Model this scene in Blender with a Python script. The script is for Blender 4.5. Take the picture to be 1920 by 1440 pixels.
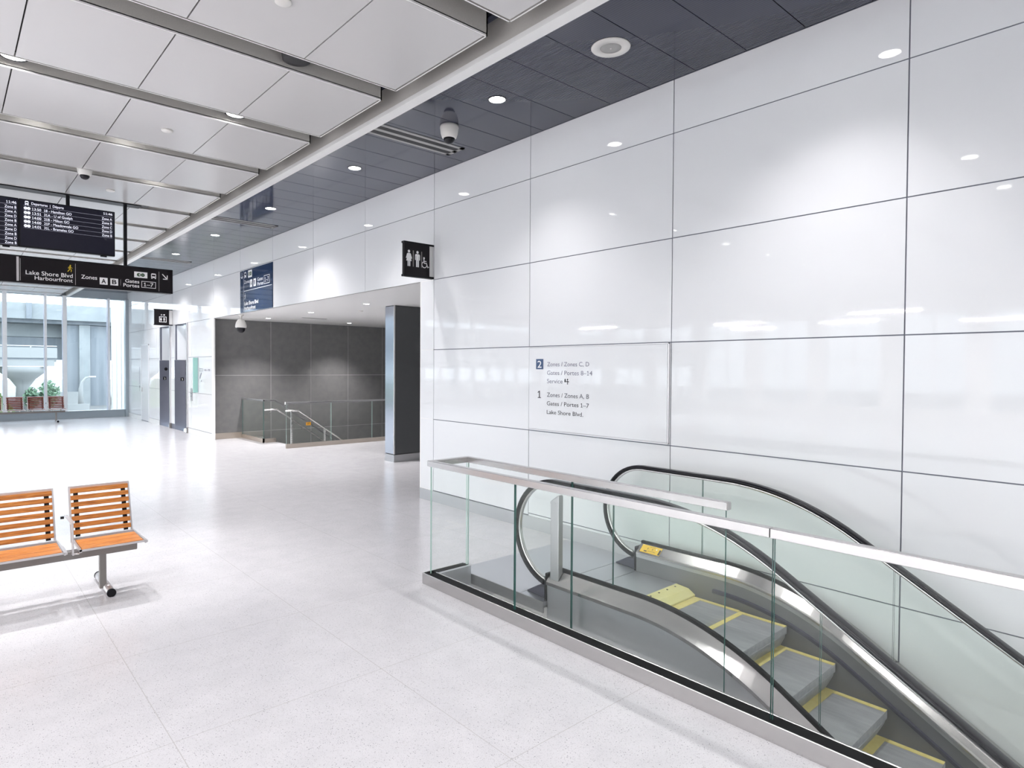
import bpy, math, random
from mathutils import Vector, Matrix
random.seed(7)
C = bpy.context.scene.collection
V = Vector
for o in list(bpy.data.objects):
    bpy.data.objects.remove(o)

# ------------------------------------------------------------------ camera, sky, exposure
def make_camera():
    yaw, pitch, roll = math.radians(40.93274498), math.radians(-1.08143069), math.radians(0.32199066)
    fw = V((math.sin(yaw), math.cos(yaw), 0)); rt = V((math.cos(yaw), -math.sin(yaw), 0)); up = V((0, 0, 1))
    fw2 = fw * math.cos(pitch) + up * math.sin(pitch); up2 = up * math.cos(pitch) - fw * math.sin(pitch)
    rt3 = rt * math.cos(roll) + up2 * math.sin(roll); up3 = up2 * math.cos(roll) - rt * math.sin(roll)
    cd = bpy.data.cameras.new('camera'); co = bpy.data.objects.new('camera', cd); C.objects.link(co)
    m = Matrix((rt3, up3, -fw2)).transposed().to_4x4(); m.translation = V((0, 0, 1.887))
    co.matrix_world = m
    cd.sensor_width = 36.0; cd.lens = 1182.21 / 1920 * 36
    cd.shift_x = 38.2953 / 1920; cd.shift_y = -7.4825 / 1920
    cd.clip_start = 0.05; cd.clip_end = 500
    bpy.context.scene.camera = co
make_camera()
vs = bpy.context.scene.view_settings
vs.view_transform = 'Standard'; vs.look = 'None'; vs.gamma = 1.0; vs.use_curve_mapping = False
vs.exposure = 0.17
bpy.context.scene.cycles.transparent_max_bounces = 32      # many panes stand one behind the other
bpy.context.scene.cycles.max_bounces = 14
SKY = 4.2
w = bpy.data.worlds.new('sky'); bpy.context.scene.world = w; w.use_nodes = True
bg = w.node_tree.nodes['Background']; bg.inputs[0].default_value = (0.81, 0.92, 1.0, 1); bg.inputs[1].default_value = SKY
LAMP = 130.0        # watts of each ceiling downlight
LAMP_COLOR = (1.0, 0.965, 0.975)

# ------------------------------------------------------------------ materials
def mat(name, color, rough=0.5, metal=0.0, spec=0.5, emit=None, estr=1.0, coat=0.0):
    m = bpy.data.materials.new(name); m.use_nodes = True
    b = m.node_tree.nodes['Principled BSDF']
    b.inputs['Base Color'].default_value = (*color, 1); b.inputs['Roughness'].default_value = rough
    b.inputs['Metallic'].default_value = metal; b.inputs['Specular IOR Level'].default_value = spec
    b.inputs['Coat Weight'].default_value = coat
    if emit: b.inputs['Emission Color'].default_value = (*emit, 1); b.inputs['Emission Strength'].default_value = estr
    return m
def NT(m): return m.node_tree.nodes, m.node_tree.links, m.node_tree.nodes['Principled BSDF']
def ramp(n, stops):
    r = n.new('ShaderNodeValToRGB'); e = r.color_ramp.elements
    while len(e) < len(stops): e.new(0.5)
    for k, (p, c) in enumerate(stops): e[k].position = p; e[k].color = (*c, 1)
    return r
def coords(n, l, scale=(1, 1, 1)):
    t = n.new('ShaderNodeTexCoord'); mp = n.new('ShaderNodeMapping'); mp.inputs['Scale'].default_value = scale
    l.new(t.outputs['Object'], mp.inputs['Vector']); return mp.outputs['Vector']
def steel(name, color, rough=0.28, scale=(2, 2, 90), var=0.03, bump=0.0):
    m = mat(name, color, rough, 1.0); n, l, b = NT(m)
    tx = n.new('ShaderNodeTexNoise'); tx.inputs['Scale'].default_value = 3; tx.inputs['Detail'].default_value = 4
    l.new(coords(n, l, scale), tx.inputs['Vector'])
    mr = n.new('ShaderNodeMapRange'); mr.inputs['To Min'].default_value = rough - var / 2; mr.inputs['To Max'].default_value = rough + var
    l.new(tx.outputs['Fac'], mr.inputs['Value']); l.new(mr.outputs['Result'], b.inputs['Roughness'])
    if bump:
        bp = n.new('ShaderNodeBump'); bp.inputs['Strength'].default_value = bump; bp.inputs['Distance'].default_value = 0.002
        l.new(tx.outputs['Fac'], bp.inputs['Height']); l.new(bp.outputs['Normal'], b.inputs['Normal'])
    return m
def glass(name, tint, ior=1.45, rough=0.0):
    m = bpy.data.materials.new(name); m.use_nodes = True; n, l = m.node_tree.nodes, m.node_tree.links
    n.remove(n['Principled BSDF']); out = n['Material Output']
    tr = n.new('ShaderNodeBsdfTransparent'); tr.inputs[0].default_value = (*tint, 1)
    gl = n.new('ShaderNodeBsdfGlossy'); gl.inputs['Roughness'].default_value = rough; gl.inputs[0].default_value = (0.95, 1, 0.97, 1)
    # Schlick reflectance of a thin pane, the same from both of its sides
    ge = n.new('ShaderNodeNewGeometry'); dt = n.new('ShaderNodeVectorMath'); dt.operation = 'DOT_PRODUCT'; l.new(ge.outputs['Normal'], dt.inputs[0]); l.new(ge.outputs['Incoming'], dt.inputs[1])
    ab = n.new('ShaderNodeMath'); ab.operation = 'ABSOLUTE'; l.new(dt.outputs['Value'], ab.inputs[0])
    iv = n.new('ShaderNodeMath'); iv.operation = 'SUBTRACT'; iv.inputs[0].default_value = 1.0; l.new(ab.outputs[0], iv.inputs[1])
    pw = n.new('ShaderNodeMath'); pw.operation = 'POWER'; pw.inputs[1].default_value = 5.0; l.new(iv.outputs[0], pw.inputs[0])
    f0 = ((ior - 1) / (ior + 1)) ** 2
    fr = n.new('ShaderNodeMath'); fr.operation = 'MULTIPLY_ADD'; fr.inputs[1].default_value = 1 - f0; fr.inputs[2].default_value = f0; l.new(pw.outputs[0], fr.inputs[0])
    mx = n.new('ShaderNodeMixShader'); l.new(fr.outputs[0], mx.inputs[0]); l.new(tr.outputs[0], mx.inputs[1]); l.new(gl.outputs[0], mx.inputs[2])
    l.new(mx.outputs[0], out.inputs[0]); return m

def floor_mat():
    m = mat('white_terrazzo', (0.8, 0.8, 0.82), 0.22, 0, 0.5); n, l, b = NT(m)
    vec = coords(n, l)
    # marble chips: two sizes of cells, a share of them dark
    def chips(scale, size, share):
        v = n.new('ShaderNodeTexVoronoi'); v.inputs['Scale'].default_value = scale; l.new(vec, v.inputs['Vector'])
        a = n.new('ShaderNodeMath'); a.operation = 'LESS_THAN'; a.inputs[1].default_value = size; l.new(v.outputs['Distance'], a.inputs[0])
        s = n.new('ShaderNodeSeparateColor'); l.new(v.outputs['Color'], s.inputs[0])
        c = n.new('ShaderNodeMath'); c.operation = 'LESS_THAN'; c.inputs[1].default_value = share; l.new(s.outputs[0], c.inputs[0])
        d = n.new('ShaderNodeMath'); d.operation = 'MULTIPLY'; l.new(a.outputs[0], d.inputs[0]); l.new(c.outputs[0], d.inputs[1]); return d, s
    c1, s1 = chips(105, 0.30, 0.20); c2, s2 = chips(230, 0.36, 0.28)
    nz = n.new('ShaderNodeTexNoise'); nz.inputs['Scale'].default_value = 5; nz.inputs['Detail'].default_value = 5; l.new(vec, nz.inputs['Vector'])
    base = ramp(n, [(0.3, (0.60, 0.598, 0.615)), (0.7, (0.65, 0.645, 0.662))]); l.new(nz.outputs['Fac'], base.inputs[0])
    chip = ramp(n, [(0.0, (0.22, 0.22, 0.24)), (0.10, (0.36, 0.36, 0.38)), (0.16, (0.48, 0.47, 0.46))]); l.new(s1.outputs[0], chip.inputs[0])
    m1 = n.new('ShaderNodeMixRGB'); l.new(c1.outputs[0], m1.inputs[0]); l.new(base.outputs[0], m1.inputs[1]); l.new(chip.outputs[0], m1.inputs[2])
    m2 = n.new('ShaderNodeMixRGB'); l.new(c2.outputs[0], m2.inputs[0]); l.new(m1.outputs[0], m2.inputs[1]); m2.inputs[2].default_value = (0.40, 0.40, 0.42, 1)
    # thin joints between the slabs
    sp = n.new('ShaderNodeSeparateXYZ'); l.new(vec, sp.inputs[0])
    last = m2.outputs[0]
    for ax, off in (('X', 0.35), ('Y', 0.2)):
        f = n.new('ShaderNodeMath'); f.operation = 'ADD'; f.inputs[1].default_value = off + 60; l.new(sp.outputs[ax], f.inputs[0])
        g = n.new('ShaderNodeMath'); g.operation = 'MODULO'; g.inputs[1].default_value = 1.2; l.new(f.outputs[0], g.inputs[0])
        h = n.new('ShaderNodeMath'); h.operation = 'LESS_THAN'; h.inputs[1].default_value = 0.004; l.new(g.outputs[0], h.inputs[0])
        mm = n.new('ShaderNodeMixRGB'); l.new(h.outputs[0], mm.inputs[0]); l.new(last, mm.inputs[1]); mm.inputs[2].default_value = (0.47, 0.46, 0.455, 1); last = mm.outputs[0]
    l.new(last, b.inputs['Base Color'])
    return m
def wood_mat(name='oiled_cedar', c=((0.34, 0.105, 0.02), (0.56, 0.20, 0.040), (0.70, 0.30, 0.075))):
    m = mat(name, (0.55, 0.2, 0.05), 0.42, 0, 0.35); n, l, b = NT(m)
    t = n.new('ShaderNodeTexNoise'); t.inputs['Scale'].default_value = 9; t.inputs['Detail'].default_value = 6; t.inputs['Distortion'].default_value = 1.6
    l.new(coords(n, l, (0.5, 7, 7)), t.inputs['Vector'])
    r = ramp(n, [(0.3, c[0]), (0.5, c[1]), (0.7, c[2])]); l.new(t.outputs['Fac'], r.inputs[0]); l.new(r.outputs[0], b.inputs['Base Color'])
    return m
def noisy(name, a, b2, rough, scale, vec=(1, 1, 1), spec=0.5, metal=0.0):
    m = mat(name, a, rough, metal, spec); n, l, b = NT(m)
    t = n.new('ShaderNodeTexNoise'); t.inputs['Scale'].default_value = scale; t.inputs['Detail'].default_value = 5; l.new(coords(n, l, vec), t.inputs['Vector'])
    r = ramp(n, [(0.35, a), (0.65, b2)]); l.new(t.outputs['Fac'], r.inputs[0]); l.new(r.outputs[0], b.inputs['Base Color']); return m
def soffit_mat():
    # dark metal planks with rows of fine perforations
    m = mat('dark_perforated_metal', (0.04, 0.04, 0.045), 0.09, 0.0, 0.5); n, l, b = NT(m)
    sp = n.new('ShaderNodeSeparateXYZ'); l.new(coords(n, l), sp.inputs[0])
    f = n.new('ShaderNodeMath'); f.operation = 'MODULO'; f.inputs[1].default_value = 0.024; l.new(sp.outputs['X'], f.inputs[0])
    g = n.new('ShaderNodeMath'); g.operation = 'LESS_THAN'; g.inputs[1].default_value = 0.008; l.new(f.outputs[0], g.inputs[0])
    mm = n.new('ShaderNodeMixRGB'); l.new(g.outputs[0], mm.inputs[0]); mm.inputs[1].default_value = (0.042, 0.047, 0.074, 1); mm.inputs[2].default_value = (0.031, 0.034, 0.054, 1)
    l.new(mm.outputs[0], b.inputs['Base Color']); return m

M = dict(
    floor=floor_mat(), wood=wood_mat(), wood_red=wood_mat('red_brown_wood', ((0.14, 0.025, 0.02), (0.20, 0.04, 0.03), (0.27, 0.06, 0.045))), soffit=soffit_mat(),
    panel=mat('white_back_painted_glass', (0.76, 0.775, 0.79), 0.03, 0, 0.36),
    seam=mat('grey_seam', (0.15, 0.16, 0.20), 0.5),
    white=mat('white_paint', (0.80, 0.80, 0.79), 0.6),
    ceil=mat('white_satin_ceiling_panel', (0.53, 0.526, 0.524), 0.22, 0, 0.45),
    rim=mat('white_rim', (0.74, 0.74, 0.73), 0.35),
    grey=noisy('grey_acoustic_board', (0.42, 0.41, 0.39), (0.47, 0.455, 0.43), 0.8, 260),
    dark=mat('dark_void', (0.02, 0.02, 0.022), 0.6),
    gasket=mat('black_gasket', (0.006, 0.006, 0.007), 0.6, 0, 0.15),
    black=mat('black_metal', (0.008, 0.008, 0.010), 0.4, 0, 0.2),
    blackrub=mat('black_rubber', (0.006, 0.006, 0.009), 0.25, 0, 0.3),
    brush=mat('dark_violet_brush', (0.05, 0.05, 0.075), 0.6),
    guide=mat('smooth_stainless_guide', (0.62, 0.61, 0.60), 0.25, 1.0),
    steel=steel('brushed_stainless', (0.70, 0.685, 0.67), 0.27),
    steel_y=steel('brushed_stainless_lengthwise', (0.54, 0.525, 0.52), 0.24, (70, 1, 70)),
    steel_d=steel('dull_stainless', (0.50, 0.50, 0.51), 0.42, (40, 2, 40), 0.04),
    plate=steel('scuffed_steel_plate', (0.60, 0.61, 0.64), 0.45, (3, 60, 3), 0.06),
    skirt=mat('dark_skirt_steel', (0.20, 0.20, 0.208), 0.45, 0.35),
    clad=steel('grey_cladding_steel', (0.60, 0.61, 0.63), 0.34, (2, 40, 2), 0.04),
    tread=noisy('ribbed_step_alloy', (0.50, 0.51, 0.54), (0.60, 0.61, 0.63), 0.42, 4, (6, 1, 6), 0.5, 0.25),
    yellow=noisy('yellow_paint', (0.80, 0.68, 0.24), (0.86, 0.75, 0.30), 0.45, 25),
    comb=noisy('pale_yellow_paint', (0.82, 0.76, 0.32), (0.87, 0.82, 0.40), 0.4, 12),
    stick=mat('yellow_sticker', (0.86, 0.55, 0.05), 0.4),
    alu=mat('grey_painted_aluminium', (0.25, 0.235, 0.225), 0.38, 0.3),
    alu_l=mat('pale_aluminium', (0.66, 0.64, 0.65), 0.3, 0.7),
    steel_w=steel('warm_stainless', (0.56, 0.50, 0.44), 0.35, (40, 2, 40), 0.04),
    base=steel('grey_baseboard', (0.56, 0.56, 0.565), 0.42, (3, 3, 60), 0.04),
    glass=glass('clear_glass', (0.990, 0.997, 0.993), 1.28),
    eglass=glass('pale_green_glass', (0.976, 0.993, 0.980), 1.22),
    wglass=glass('window_glass', (0.97, 0.985, 1.0), 1.35),
    edge=mat('green_glass_edge', (0.05, 0.15, 0.13), 0.12, 0, 0.6),
    edge_l=mat('pale_glass_edge', (0.45, 0.62, 0.56), 0.15, 0, 0.6),
    dglass=mat('charcoal_glass_panel', (0.080, 0.083, 0.086), 0.07, 0, 0.5),
    dstone=noisy('charcoal_wall_panel', (0.165, 0.165, 0.165), (0.19, 0.188, 0.185), 0.26, 6),
    dseam=mat('pale_joint', (0.42, 0.41, 0.40), 0.5),
    mull=mat('white_mullion', (0.82, 0.85, 0.87), 0.4),
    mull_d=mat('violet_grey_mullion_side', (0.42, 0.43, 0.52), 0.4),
    spandrel=mat('grey_blue_spandrel', (0.40, 0.46, 0.50), 0.35),
    signb=mat('black_sign_face', (0.010, 0.008, 0.010), 0.3, 0, 0.2),
    signw=mat('white_lettering', (0.88, 0.88, 0.88), 0.5),
    signy=mat('yellow_pictogram', (0.80, 0.60, 0.03), 0.5),
    signg=mat('dark_green_logo', (0.03, 0.075, 0.03), 0.5),
    blue=mat('blue_sign_panel', (0.018, 0.042, 0.105), 0.05, 0, 0.5),
    teal=mat('blue_number_tile', (0.045, 0.085, 0.18), 0.3),
    ink=mat('grey_ink', (0.10, 0.105, 0.125), 0.5), inkl=mat('pale_grey_ink', (0.22, 0.22, 0.29), 0.5), inkd=mat('black_ink', (0.04, 0.04, 0.045), 0.5),
    screen=mat('lit_dark_screen', (0.006, 0.006, 0.012), 0.3, 0, 0.3, (0.02, 0.02, 0.06), 0.10),
    pixel=mat('lit_white_pixels', (0.6, 0.6, 0.65), 0.4, 0, 0.3, (0.85, 0.88, 1.0), 0.8),
    pline=mat('lit_grey_line', (0.3, 0.3, 0.35), 0.4, 0, 0.3, (0.5, 0.52, 0.65), 0.4),
    lamp=mat('lit_lamp_disc', (1, 1, 1), 0.4, 0, 0.2, (1.0, 0.98, 0.96), 6.0),
    cam=mat('white_plastic', (0.70, 0.69, 0.66), 0.35), grille=mat('grey_grille', (0.36, 0.36, 0.35), 0.6),
    jamb=mat('blue_grey_jamb', (0.20, 0.21, 0.26), 0.22, 0.35),
    column_l=steel('blue_grey_steel', (0.43, 0.46, 0.52), 0.18, (3, 3, 0.6), 0.03, 0.0),
    door=mat('pale_grey_door', (0.62, 0.63, 0.65), 0.3), tealglass=mat('teal_glass_blade', (0.34, 0.62, 0.56), 0.1),
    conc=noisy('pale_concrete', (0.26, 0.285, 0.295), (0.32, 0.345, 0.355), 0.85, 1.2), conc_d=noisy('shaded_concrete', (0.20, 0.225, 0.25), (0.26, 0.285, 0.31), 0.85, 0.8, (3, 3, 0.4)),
    conc_w=mat('white_concrete', (0.36, 0.375, 0.375), 0.8), grass=noisy('grass', (0.20, 0.32, 0.09), (0.30, 0.42, 0.15), 0.9, 6),
    leaf=noisy('leaf_green', (0.10, 0.19, 0.12), (0.18, 0.29, 0.19), 0.8, 5), bark=mat('bark', (0.25, 0.22, 0.20), 0.9), asphalt=noisy('pale_paving', (0.19, 0.20, 0.20), (0.23, 0.23, 0.23), 0.9, 2),
    amber=mat('amber_plate', (0.85, 0.38, 0.02), 0.4),
)

# ------------------------------------------------------------------ building helpers
WL = {}
class MB:
    def __init__(s): s.v = []; s.f = []; s.m = []; s.s = []
    def add(s, pts): k = len(s.v); s.v += [tuple(p) for p in pts]; return k
    def face(s, idx, m=0, sm=False): s.f.append(tuple(idx)); s.m.append(m); s.s.append(sm)
    def poly(s, pts, m=0): k = s.add(pts); s.face(range(k, k + len(pts)), m); return s
    def box(s, x0, x1, y0, y1, z0, z1, m=0, sides=None):
        k = s.add([(x0, y0, z0), (x1, y0, z0), (x1, y1, z0), (x0, y1, z0), (x0, y0, z1), (x1, y0, z1), (x1, y1, z1), (x0, y1, z1)])
        for j, q in enumerate(((3, 2, 1, 0), (4, 5, 6, 7), (0, 1, 5, 4), (1, 2, 6, 5), (2, 3, 7, 6), (3, 0, 4, 7))):
            s.face([k + i for i in q], sides[j] if sides else m)    # bottom, top, -y, +x, +y, -x
        return s
    def bar(s, p, q, wx, wz, m=0, up=(0, 0, 1)):
        p, q = V(p), V(q); d = (q - p).normalized(); u = V(up); r = d.cross(u)
        if r.length < 1e-4: r = d.cross(V((1, 0, 0)))
        r.normalize(); u = r.cross(d).normalized(); r *= wx / 2; u *= wz / 2
        k = s.add([p - r - u, p + r - u, p + r + u, p - r + u, q - r - u, q + r - u, q + r + u, q - r + u])
        for g in ((3, 2, 1, 0), (4, 5, 6, 7), (0, 1, 5, 4), (1, 2, 6, 5), (2, 3, 7, 6), (3, 0, 4, 7)): s.face([k + i for i in g], m)
        return s
    def sweep(s, secs, m=0, sm=False, caps=True, closed=True):
        """secs: rings of equal length, joined one to the next"""
        n = len(secs[0]); ks = [s.add(r) for r in secs]
        for a, b in zip(ks, ks[1:]):
            for i in range(n if closed else n - 1):
                j = (i + 1) % n; s.face((a + i, a + j, b + j, b + i), m, sm)
        if caps and closed: s.face([ks[0] + i for i in range(n)][::-1], m); s.face([ks[-1] + i for i in range(n)], m)
        return s
    def tube(s, pts, r, n=12, m=0, caps=True):
        pts = [V(p) for p in pts]; secs = []
        ref = None
        for i, p in enumerate(pts):
            d = (pts[min(i + 1, len(pts) - 1)] - pts[max(i - 1, 0)]).normalized()
            if ref is None: ref = d.cross(V((0, 0, 1)) if abs(d.z) < 0.95 else V((1, 0, 0))).normalized()
            a = (ref - d * ref.dot(d)).normalized(); b = d.cross(a); ref = a
            rr = r[i] if isinstance(r, (list, tuple)) else r
            secs.append([p + a * rr * math.cos(2 * math.pi * t / n) + b * rr * math.sin(2 * math.pi * t / n) for t in range(n)])
        return s.sweep(secs, m, True, caps)
    def lathe(s, prof, c=(0, 0, 0), n=32, m=0, sm=True):
        secs = [[(c[0] + r * math.cos(2 * math.pi * t / n), c[1] + r * math.sin(2 * math.pi * t / n), c[2] + z) for t in range(n)] for r, z in prof]
        return s.sweep(secs, m, sm, True)
    def prism(s, a, b, m=0, ms=None):
        """two matching outlines, front and back"""
        n = len(a); k = s.add(a); j = s.add(b); s.face(range(k, k + n), m); s.face(range(j + n - 1, j - 1, -1), m)
        for i in range(n): s.face((k + i, j + i, j + (i + 1) % n, k + (i + 1) % n), m if ms is None else ms)
        return s
    def build(s, name, mats, parent=None, local=False, bevel=0, seg=2):
        me = bpy.data.meshes.new(name); me.from_pydata(s.v, [], s.f)
        for mm in (mats if isinstance(mats, (list, tuple)) else [mats]): me.materials.append(M[mm])
        me.polygons.foreach_set('material_index', s.m); me.polygons.foreach_set('use_smooth', s.s); me.update()
        o = bpy.data.objects.new(name, me); C.objects.link(o)
        off = V((0, 0, 0))
        if parent is not None:
            o.parent = parent
            if not local: off = -WL.get(parent.name, V((0, 0, 0)))
            o.location = off
        WL[o.name] = V((0, 0, 0)) 
        if bevel:
            b = o.modifiers.new('bevel', 'BEVEL'); b.width = bevel; b.segments = seg; b.limit_method = 'ANGLE'; b.angle_limit = math.radians(40)
        return o
def tag(o, label=None, cat=None, group=None, kind=None):
    if label: o['label'] = label
    if cat: o['category'] = cat
    if group: o['group'] = group
    if kind: o['kind'] = kind
    return o
def thing(name, label, cat, loc=(0, 0, 0), group=None):
    o = bpy.data.objects.new(name, None); C.objects.link(o); o.location = loc; o.empty_display_size = 0.1
    WL[o.name] = V(loc); return tag(o, label, cat, group)
def struct(o): o['kind'] = 'structure'; return o
def dup(root, loc, label, group=None):
    r = root.copy(); C.objects.link(r); r.location = loc; r['label'] = label
    if group: r['group'] = group
    WL[r.name] = V(loc)
    for ch in list(root.children):
        c = ch.copy(); C.objects.link(c); c.parent = r
        for g in list(ch.children):
            d = g.copy(); C.objects.link(d); d.parent = c
    return r

# flat drawing on a plane: point(a, b) = origin + a*right + b*up + e*normal
class Plane:
    def __init__(s, o, r, u, n): s.o, s.r, s.u, s.n = V(o), V(r), V(u), V(n)
    def __call__(s, a, b, e=0.0): return s.o + s.r * a + s.u * b + s.n * e
def facing_hall(y): return Plane((0, y, 0), (1, 0, 0), (0, 0, 1), (0, -1, 0))          # a = x, b = z, seen from -y
def on_wall(x): return Plane((x, 0, 0), (0, -1, 0), (0, 0, 1), (-1, 0, 0))             # a = -y, b = z, seen from -x
_tc = {}
def glyph(s, fat=0.0):
    """flat mesh of a string in Blender's own font"""
    if (s, fat) in _tc: return _tc[(s, fat)]
    cu = bpy.data.curves.new('t', 'FONT'); cu.body = s; cu.size = 1.0; cu.offset = fat; cu.resolution_u = 4
    ob = bpy.data.objects.new('t', cu); C.objects.link(ob); dg = bpy.context.evaluated_depsgraph_get()
    me = ob.evaluated_get(dg).to_mesh(); vv = [(v.co.x, v.co.y) for v in me.vertices]; ff = [tuple(p.vertices) for p in me.polygons]
    ob.evaluated_get(dg).to_mesh_clear(); bpy.data.objects.remove(ob); bpy.data.curves.remove(cu)
    _tc[(s, fat)] = (vv, ff); return vv, ff
def right_edge(s): return max(p[0] for p in glyph(s)[0])
CAP = max(p[1] for p in glyph('H')[0])
def text_mesh(s, fat=0.0):
    """a line of text; the figure one gets a flag and a foot"""
    if '1' not in s and 'M' not in s: return glyph(s, fat)
    vv, ff = [], []; rh = right_edge('H')
    for i, ch in enumerate(s):
        if ch == ' ': continue
        x0 = right_edge(s[:i] + 'H') - rh; k = len(vv)
        if ch == '1':
            w_ = right_edge('1H') - rh; f = fat; c = w_ * 0.5; t = 0.045 + f
            pts = [(c - t, 0), (c - t, CAP - 0.13 - 0), (c - 0.17 - f, CAP - 0.22), (c - 0.17 - f, CAP - 0.12 + f), (c - 0.02, CAP), (c + t, CAP), (c + t, 0)]
            vv += [(x0 + x, y) for x, y in pts]; ff += [(k, k + 1, k + 4, k + 5, k + 6), (k + 1, k + 2, k + 3, k + 4)]
            k = len(vv); vv += [(x0 + c - 0.17 - f, 0), (x0 + c + 0.17 + f, 0), (x0 + c + 0.17 + f, 0.07 + f), (x0 + c - 0.17 - f, 0.07 + f)]; ff.append((k, k + 1, k + 2, k + 3))
        else:
            gv, gf = glyph(ch, 0.0 if ch == 'M' else fat); vv += [(x0 + x, y) for x, y in gv]; ff += [tuple(k + q for q in p) for p in gf]
    return vv, ff
def text(mb, pl, s, a0, a1, base, cap, m=0, e=0.002, fat=0.0, width=True):
    """set a line of text from a0 to a1 (or from a0 with natural width), on the baseline, with the given capital height"""
    vv, ff = text_mesh(s, fat); xs = [p[0] for p in vv]; x0, x1 = min(xs), max(xs)
    ky = cap / CAP; kx = (a1 - a0) / (x1 - x0) if width else ky
    k = mb.add([pl(a0 + (x - x0) * kx, base + y * ky, e) for x, y in vv])
    for f in ff: mb.face([k + i for i in f], m)
def rect(mb, pl, a0, a1, b0, b1, m=0, e=0.002): mb.poly([pl(a0, b0, e), pl(a1, b0, e), pl(a1, b1, e), pl(a0, b1, e)], m)
def frame(mb, pl, a0, a1, b0, b1, t, m=0, e=0.002):
    rect(mb, pl, a0, a1, b1 - t, b1, m, e); rect(mb, pl, a0, a1, b0, b0 + t, m, e); rect(mb, pl, a0, a0 + t, b0 + t, b1 - t, m, e); rect(mb, pl, a1 - t, a1, b0 + t, b1 - t, m, e)
def disc(mb, pl, a, b, r, m=0, e=0.002, n=24, ra=None):
    ra = ra or r; mb.poly([pl(a + ra * math.cos(2 * math.pi * t / n), b + r * math.sin(2 * math.pi * t / n), e) for t in range(n)], m)
def ring(mb, pl, a, b, r, t, m=0, e=0.002, a0=0, a1=360, n=28, ka=1.0):
    k = None
    for i in range(n):
        p, q = [math.radians(a0 + (a1 - a0) * j / n) for j in (i, i + 1)]
        mb.poly([pl(a + ka * rr * math.cos(x), b + rr * math.sin(x), e) for rr, x in ((r, p), (r, q), (r - t, q), (r - t, p))], m)
def stroke(mb, pl, pts, t, m=0, e=0.002, ka=1.0):
    for (a, b), (c, d) in zip(pts, pts[1:]):
        dx, dy = (c - a) / ka, d - b; L = math.hypot(dx, dy); ux, uy = dx / L * t / 2, dy / L * t / 2
        mb.poly([pl(a - (ux + uy) * ka, b - uy + ux, e), pl(c + (ux - uy) * ka, d + uy + ux, e), pl(c + (ux + uy) * ka, d + uy - ux, e), pl(a - (ux - uy) * ka, b - uy - ux, e)], m)
def shape(mb, pl, a, b, k, pts, m=0, e=0.002, ka=1.0): mb.poly([pl(a + x * k * ka, b + y * k, e) for x, y in pts], m)
def bus(mb, pl, a0, a1, b0, b1, m=0, mk=1, e=0.002):
    w_, h_ = a1 - a0, b1 - b0; R = lambda x0, x1, y0, y1, mm, ee: rect(mb, pl, a0 + w_ * x0, a0 + w_ * x1, b0 + h_ * y0, b0 + h_ * y1, mm, ee)
    R(0.12, 0.88, 0.84, 1.0, m, e); R(0.04, 0.96, 0.16, 0.88, m, e); R(0.08, 0.28, 0, 0.18, m, e); R(0.72, 0.92, 0, 0.18, m, e)
    R(0.17, 0.83, 0.46, 0.76, mk, e + 0.001); R(0.12, 0.28, 0.24, 0.34, mk, e + 0.001); R(0.72, 0.88, 0.24, 0.34, mk, e + 0.001)
def go_mark(mb, pl, a0, a1, b0, b1, mw=0, mg=2, e=0.002, ka=1.0):
    rect(mb, pl, a0, a1, b0, b1, mw, e); cb = (b0 + b1) / 2; ca = (a0 + a1) / 2; r = (b1 - b0) * 0.30; d = r * ka
    disc(mb, pl, ca - d, cb, r, mg, e + 0.001, ra=r * ka); disc(mb, pl, ca + d, cb, r, mg, e + 0.001, ra=r * ka)
    rect(mb, pl, ca - d * 0.95, ca - d * 0.62, cb - r * 0.55, cb + r * 0.55, mw, e + 0.002); rect(mb, pl, ca - d * 0.95, ca - d * 0.2, cb - r * 0.16, cb + r * 0.10, mw, e + 0.002)
    rect(mb, pl, ca + d * 0.55, ca + d * 1.45, cb - r * 0.08, cb + r * 0.08, mw, e + 0.002)
def woman(mb, pl, a, b, h, m=0, e=0.002):
    disc(mb, pl, a, b + 0.90 * h, 0.085 * h, m, e)
    shape(mb, pl, a, b, h, [(-.09, .79), (.09, .79), (.14, .74), (.22, .48), (.17, .46), (.12, .60), (.19, .32), (.10, .32), (.10, 0), (.015, 0), (.015, .32), (-.015, .32), (-.015, 0), (-.10, 0), (-.10, .32), (-.19, .32), (-.12, .60), (-.17, .46), (-.22, .48), (-.14, .74)], m, e)
def man(mb, pl, a, b, h, m=0, e=0.002):
    disc(mb, pl, a, b + 0.90 * h, 0.085 * h, m, e)
    shape(mb, pl, a, b, h, [(-.12, .79), (.12, .79), (.18, .73), (.18, .42), (.125, .42), (.125, .66), (.105, .66), (.105, 0), (.012, 0), (.012, .40), (-.012, .40), (-.012, 0), (-.105, 0), (-.105, .66), (-.125, .66), (-.125, .42), (-.18, .42), (-.18, .73)], m, e)
def wheelchair(mb, pl, a, b, h, m=0, e=0.002):
    disc(mb, pl, a - .08 * h, b + .90 * h, .095 * h, m, e); ring(mb, pl, a - .04 * h, b + .30 * h, .31 * h, .075 * h, m, e, 110, 380)
    stroke(mb, pl, [(a - .09 * h, b + .76 * h), (a - .06 * h, b + .44 * h), (a + .20 * h, b + .44 * h), (a + .33 * h, b + .08 * h), (a + .42 * h, b + .12 * h)], .10 * h, m, e)
    stroke(mb, pl, [(a - .07 * h, b + .62 * h), (a + .16 * h, b + .62 * h)], .07 * h, m, e)
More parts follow.
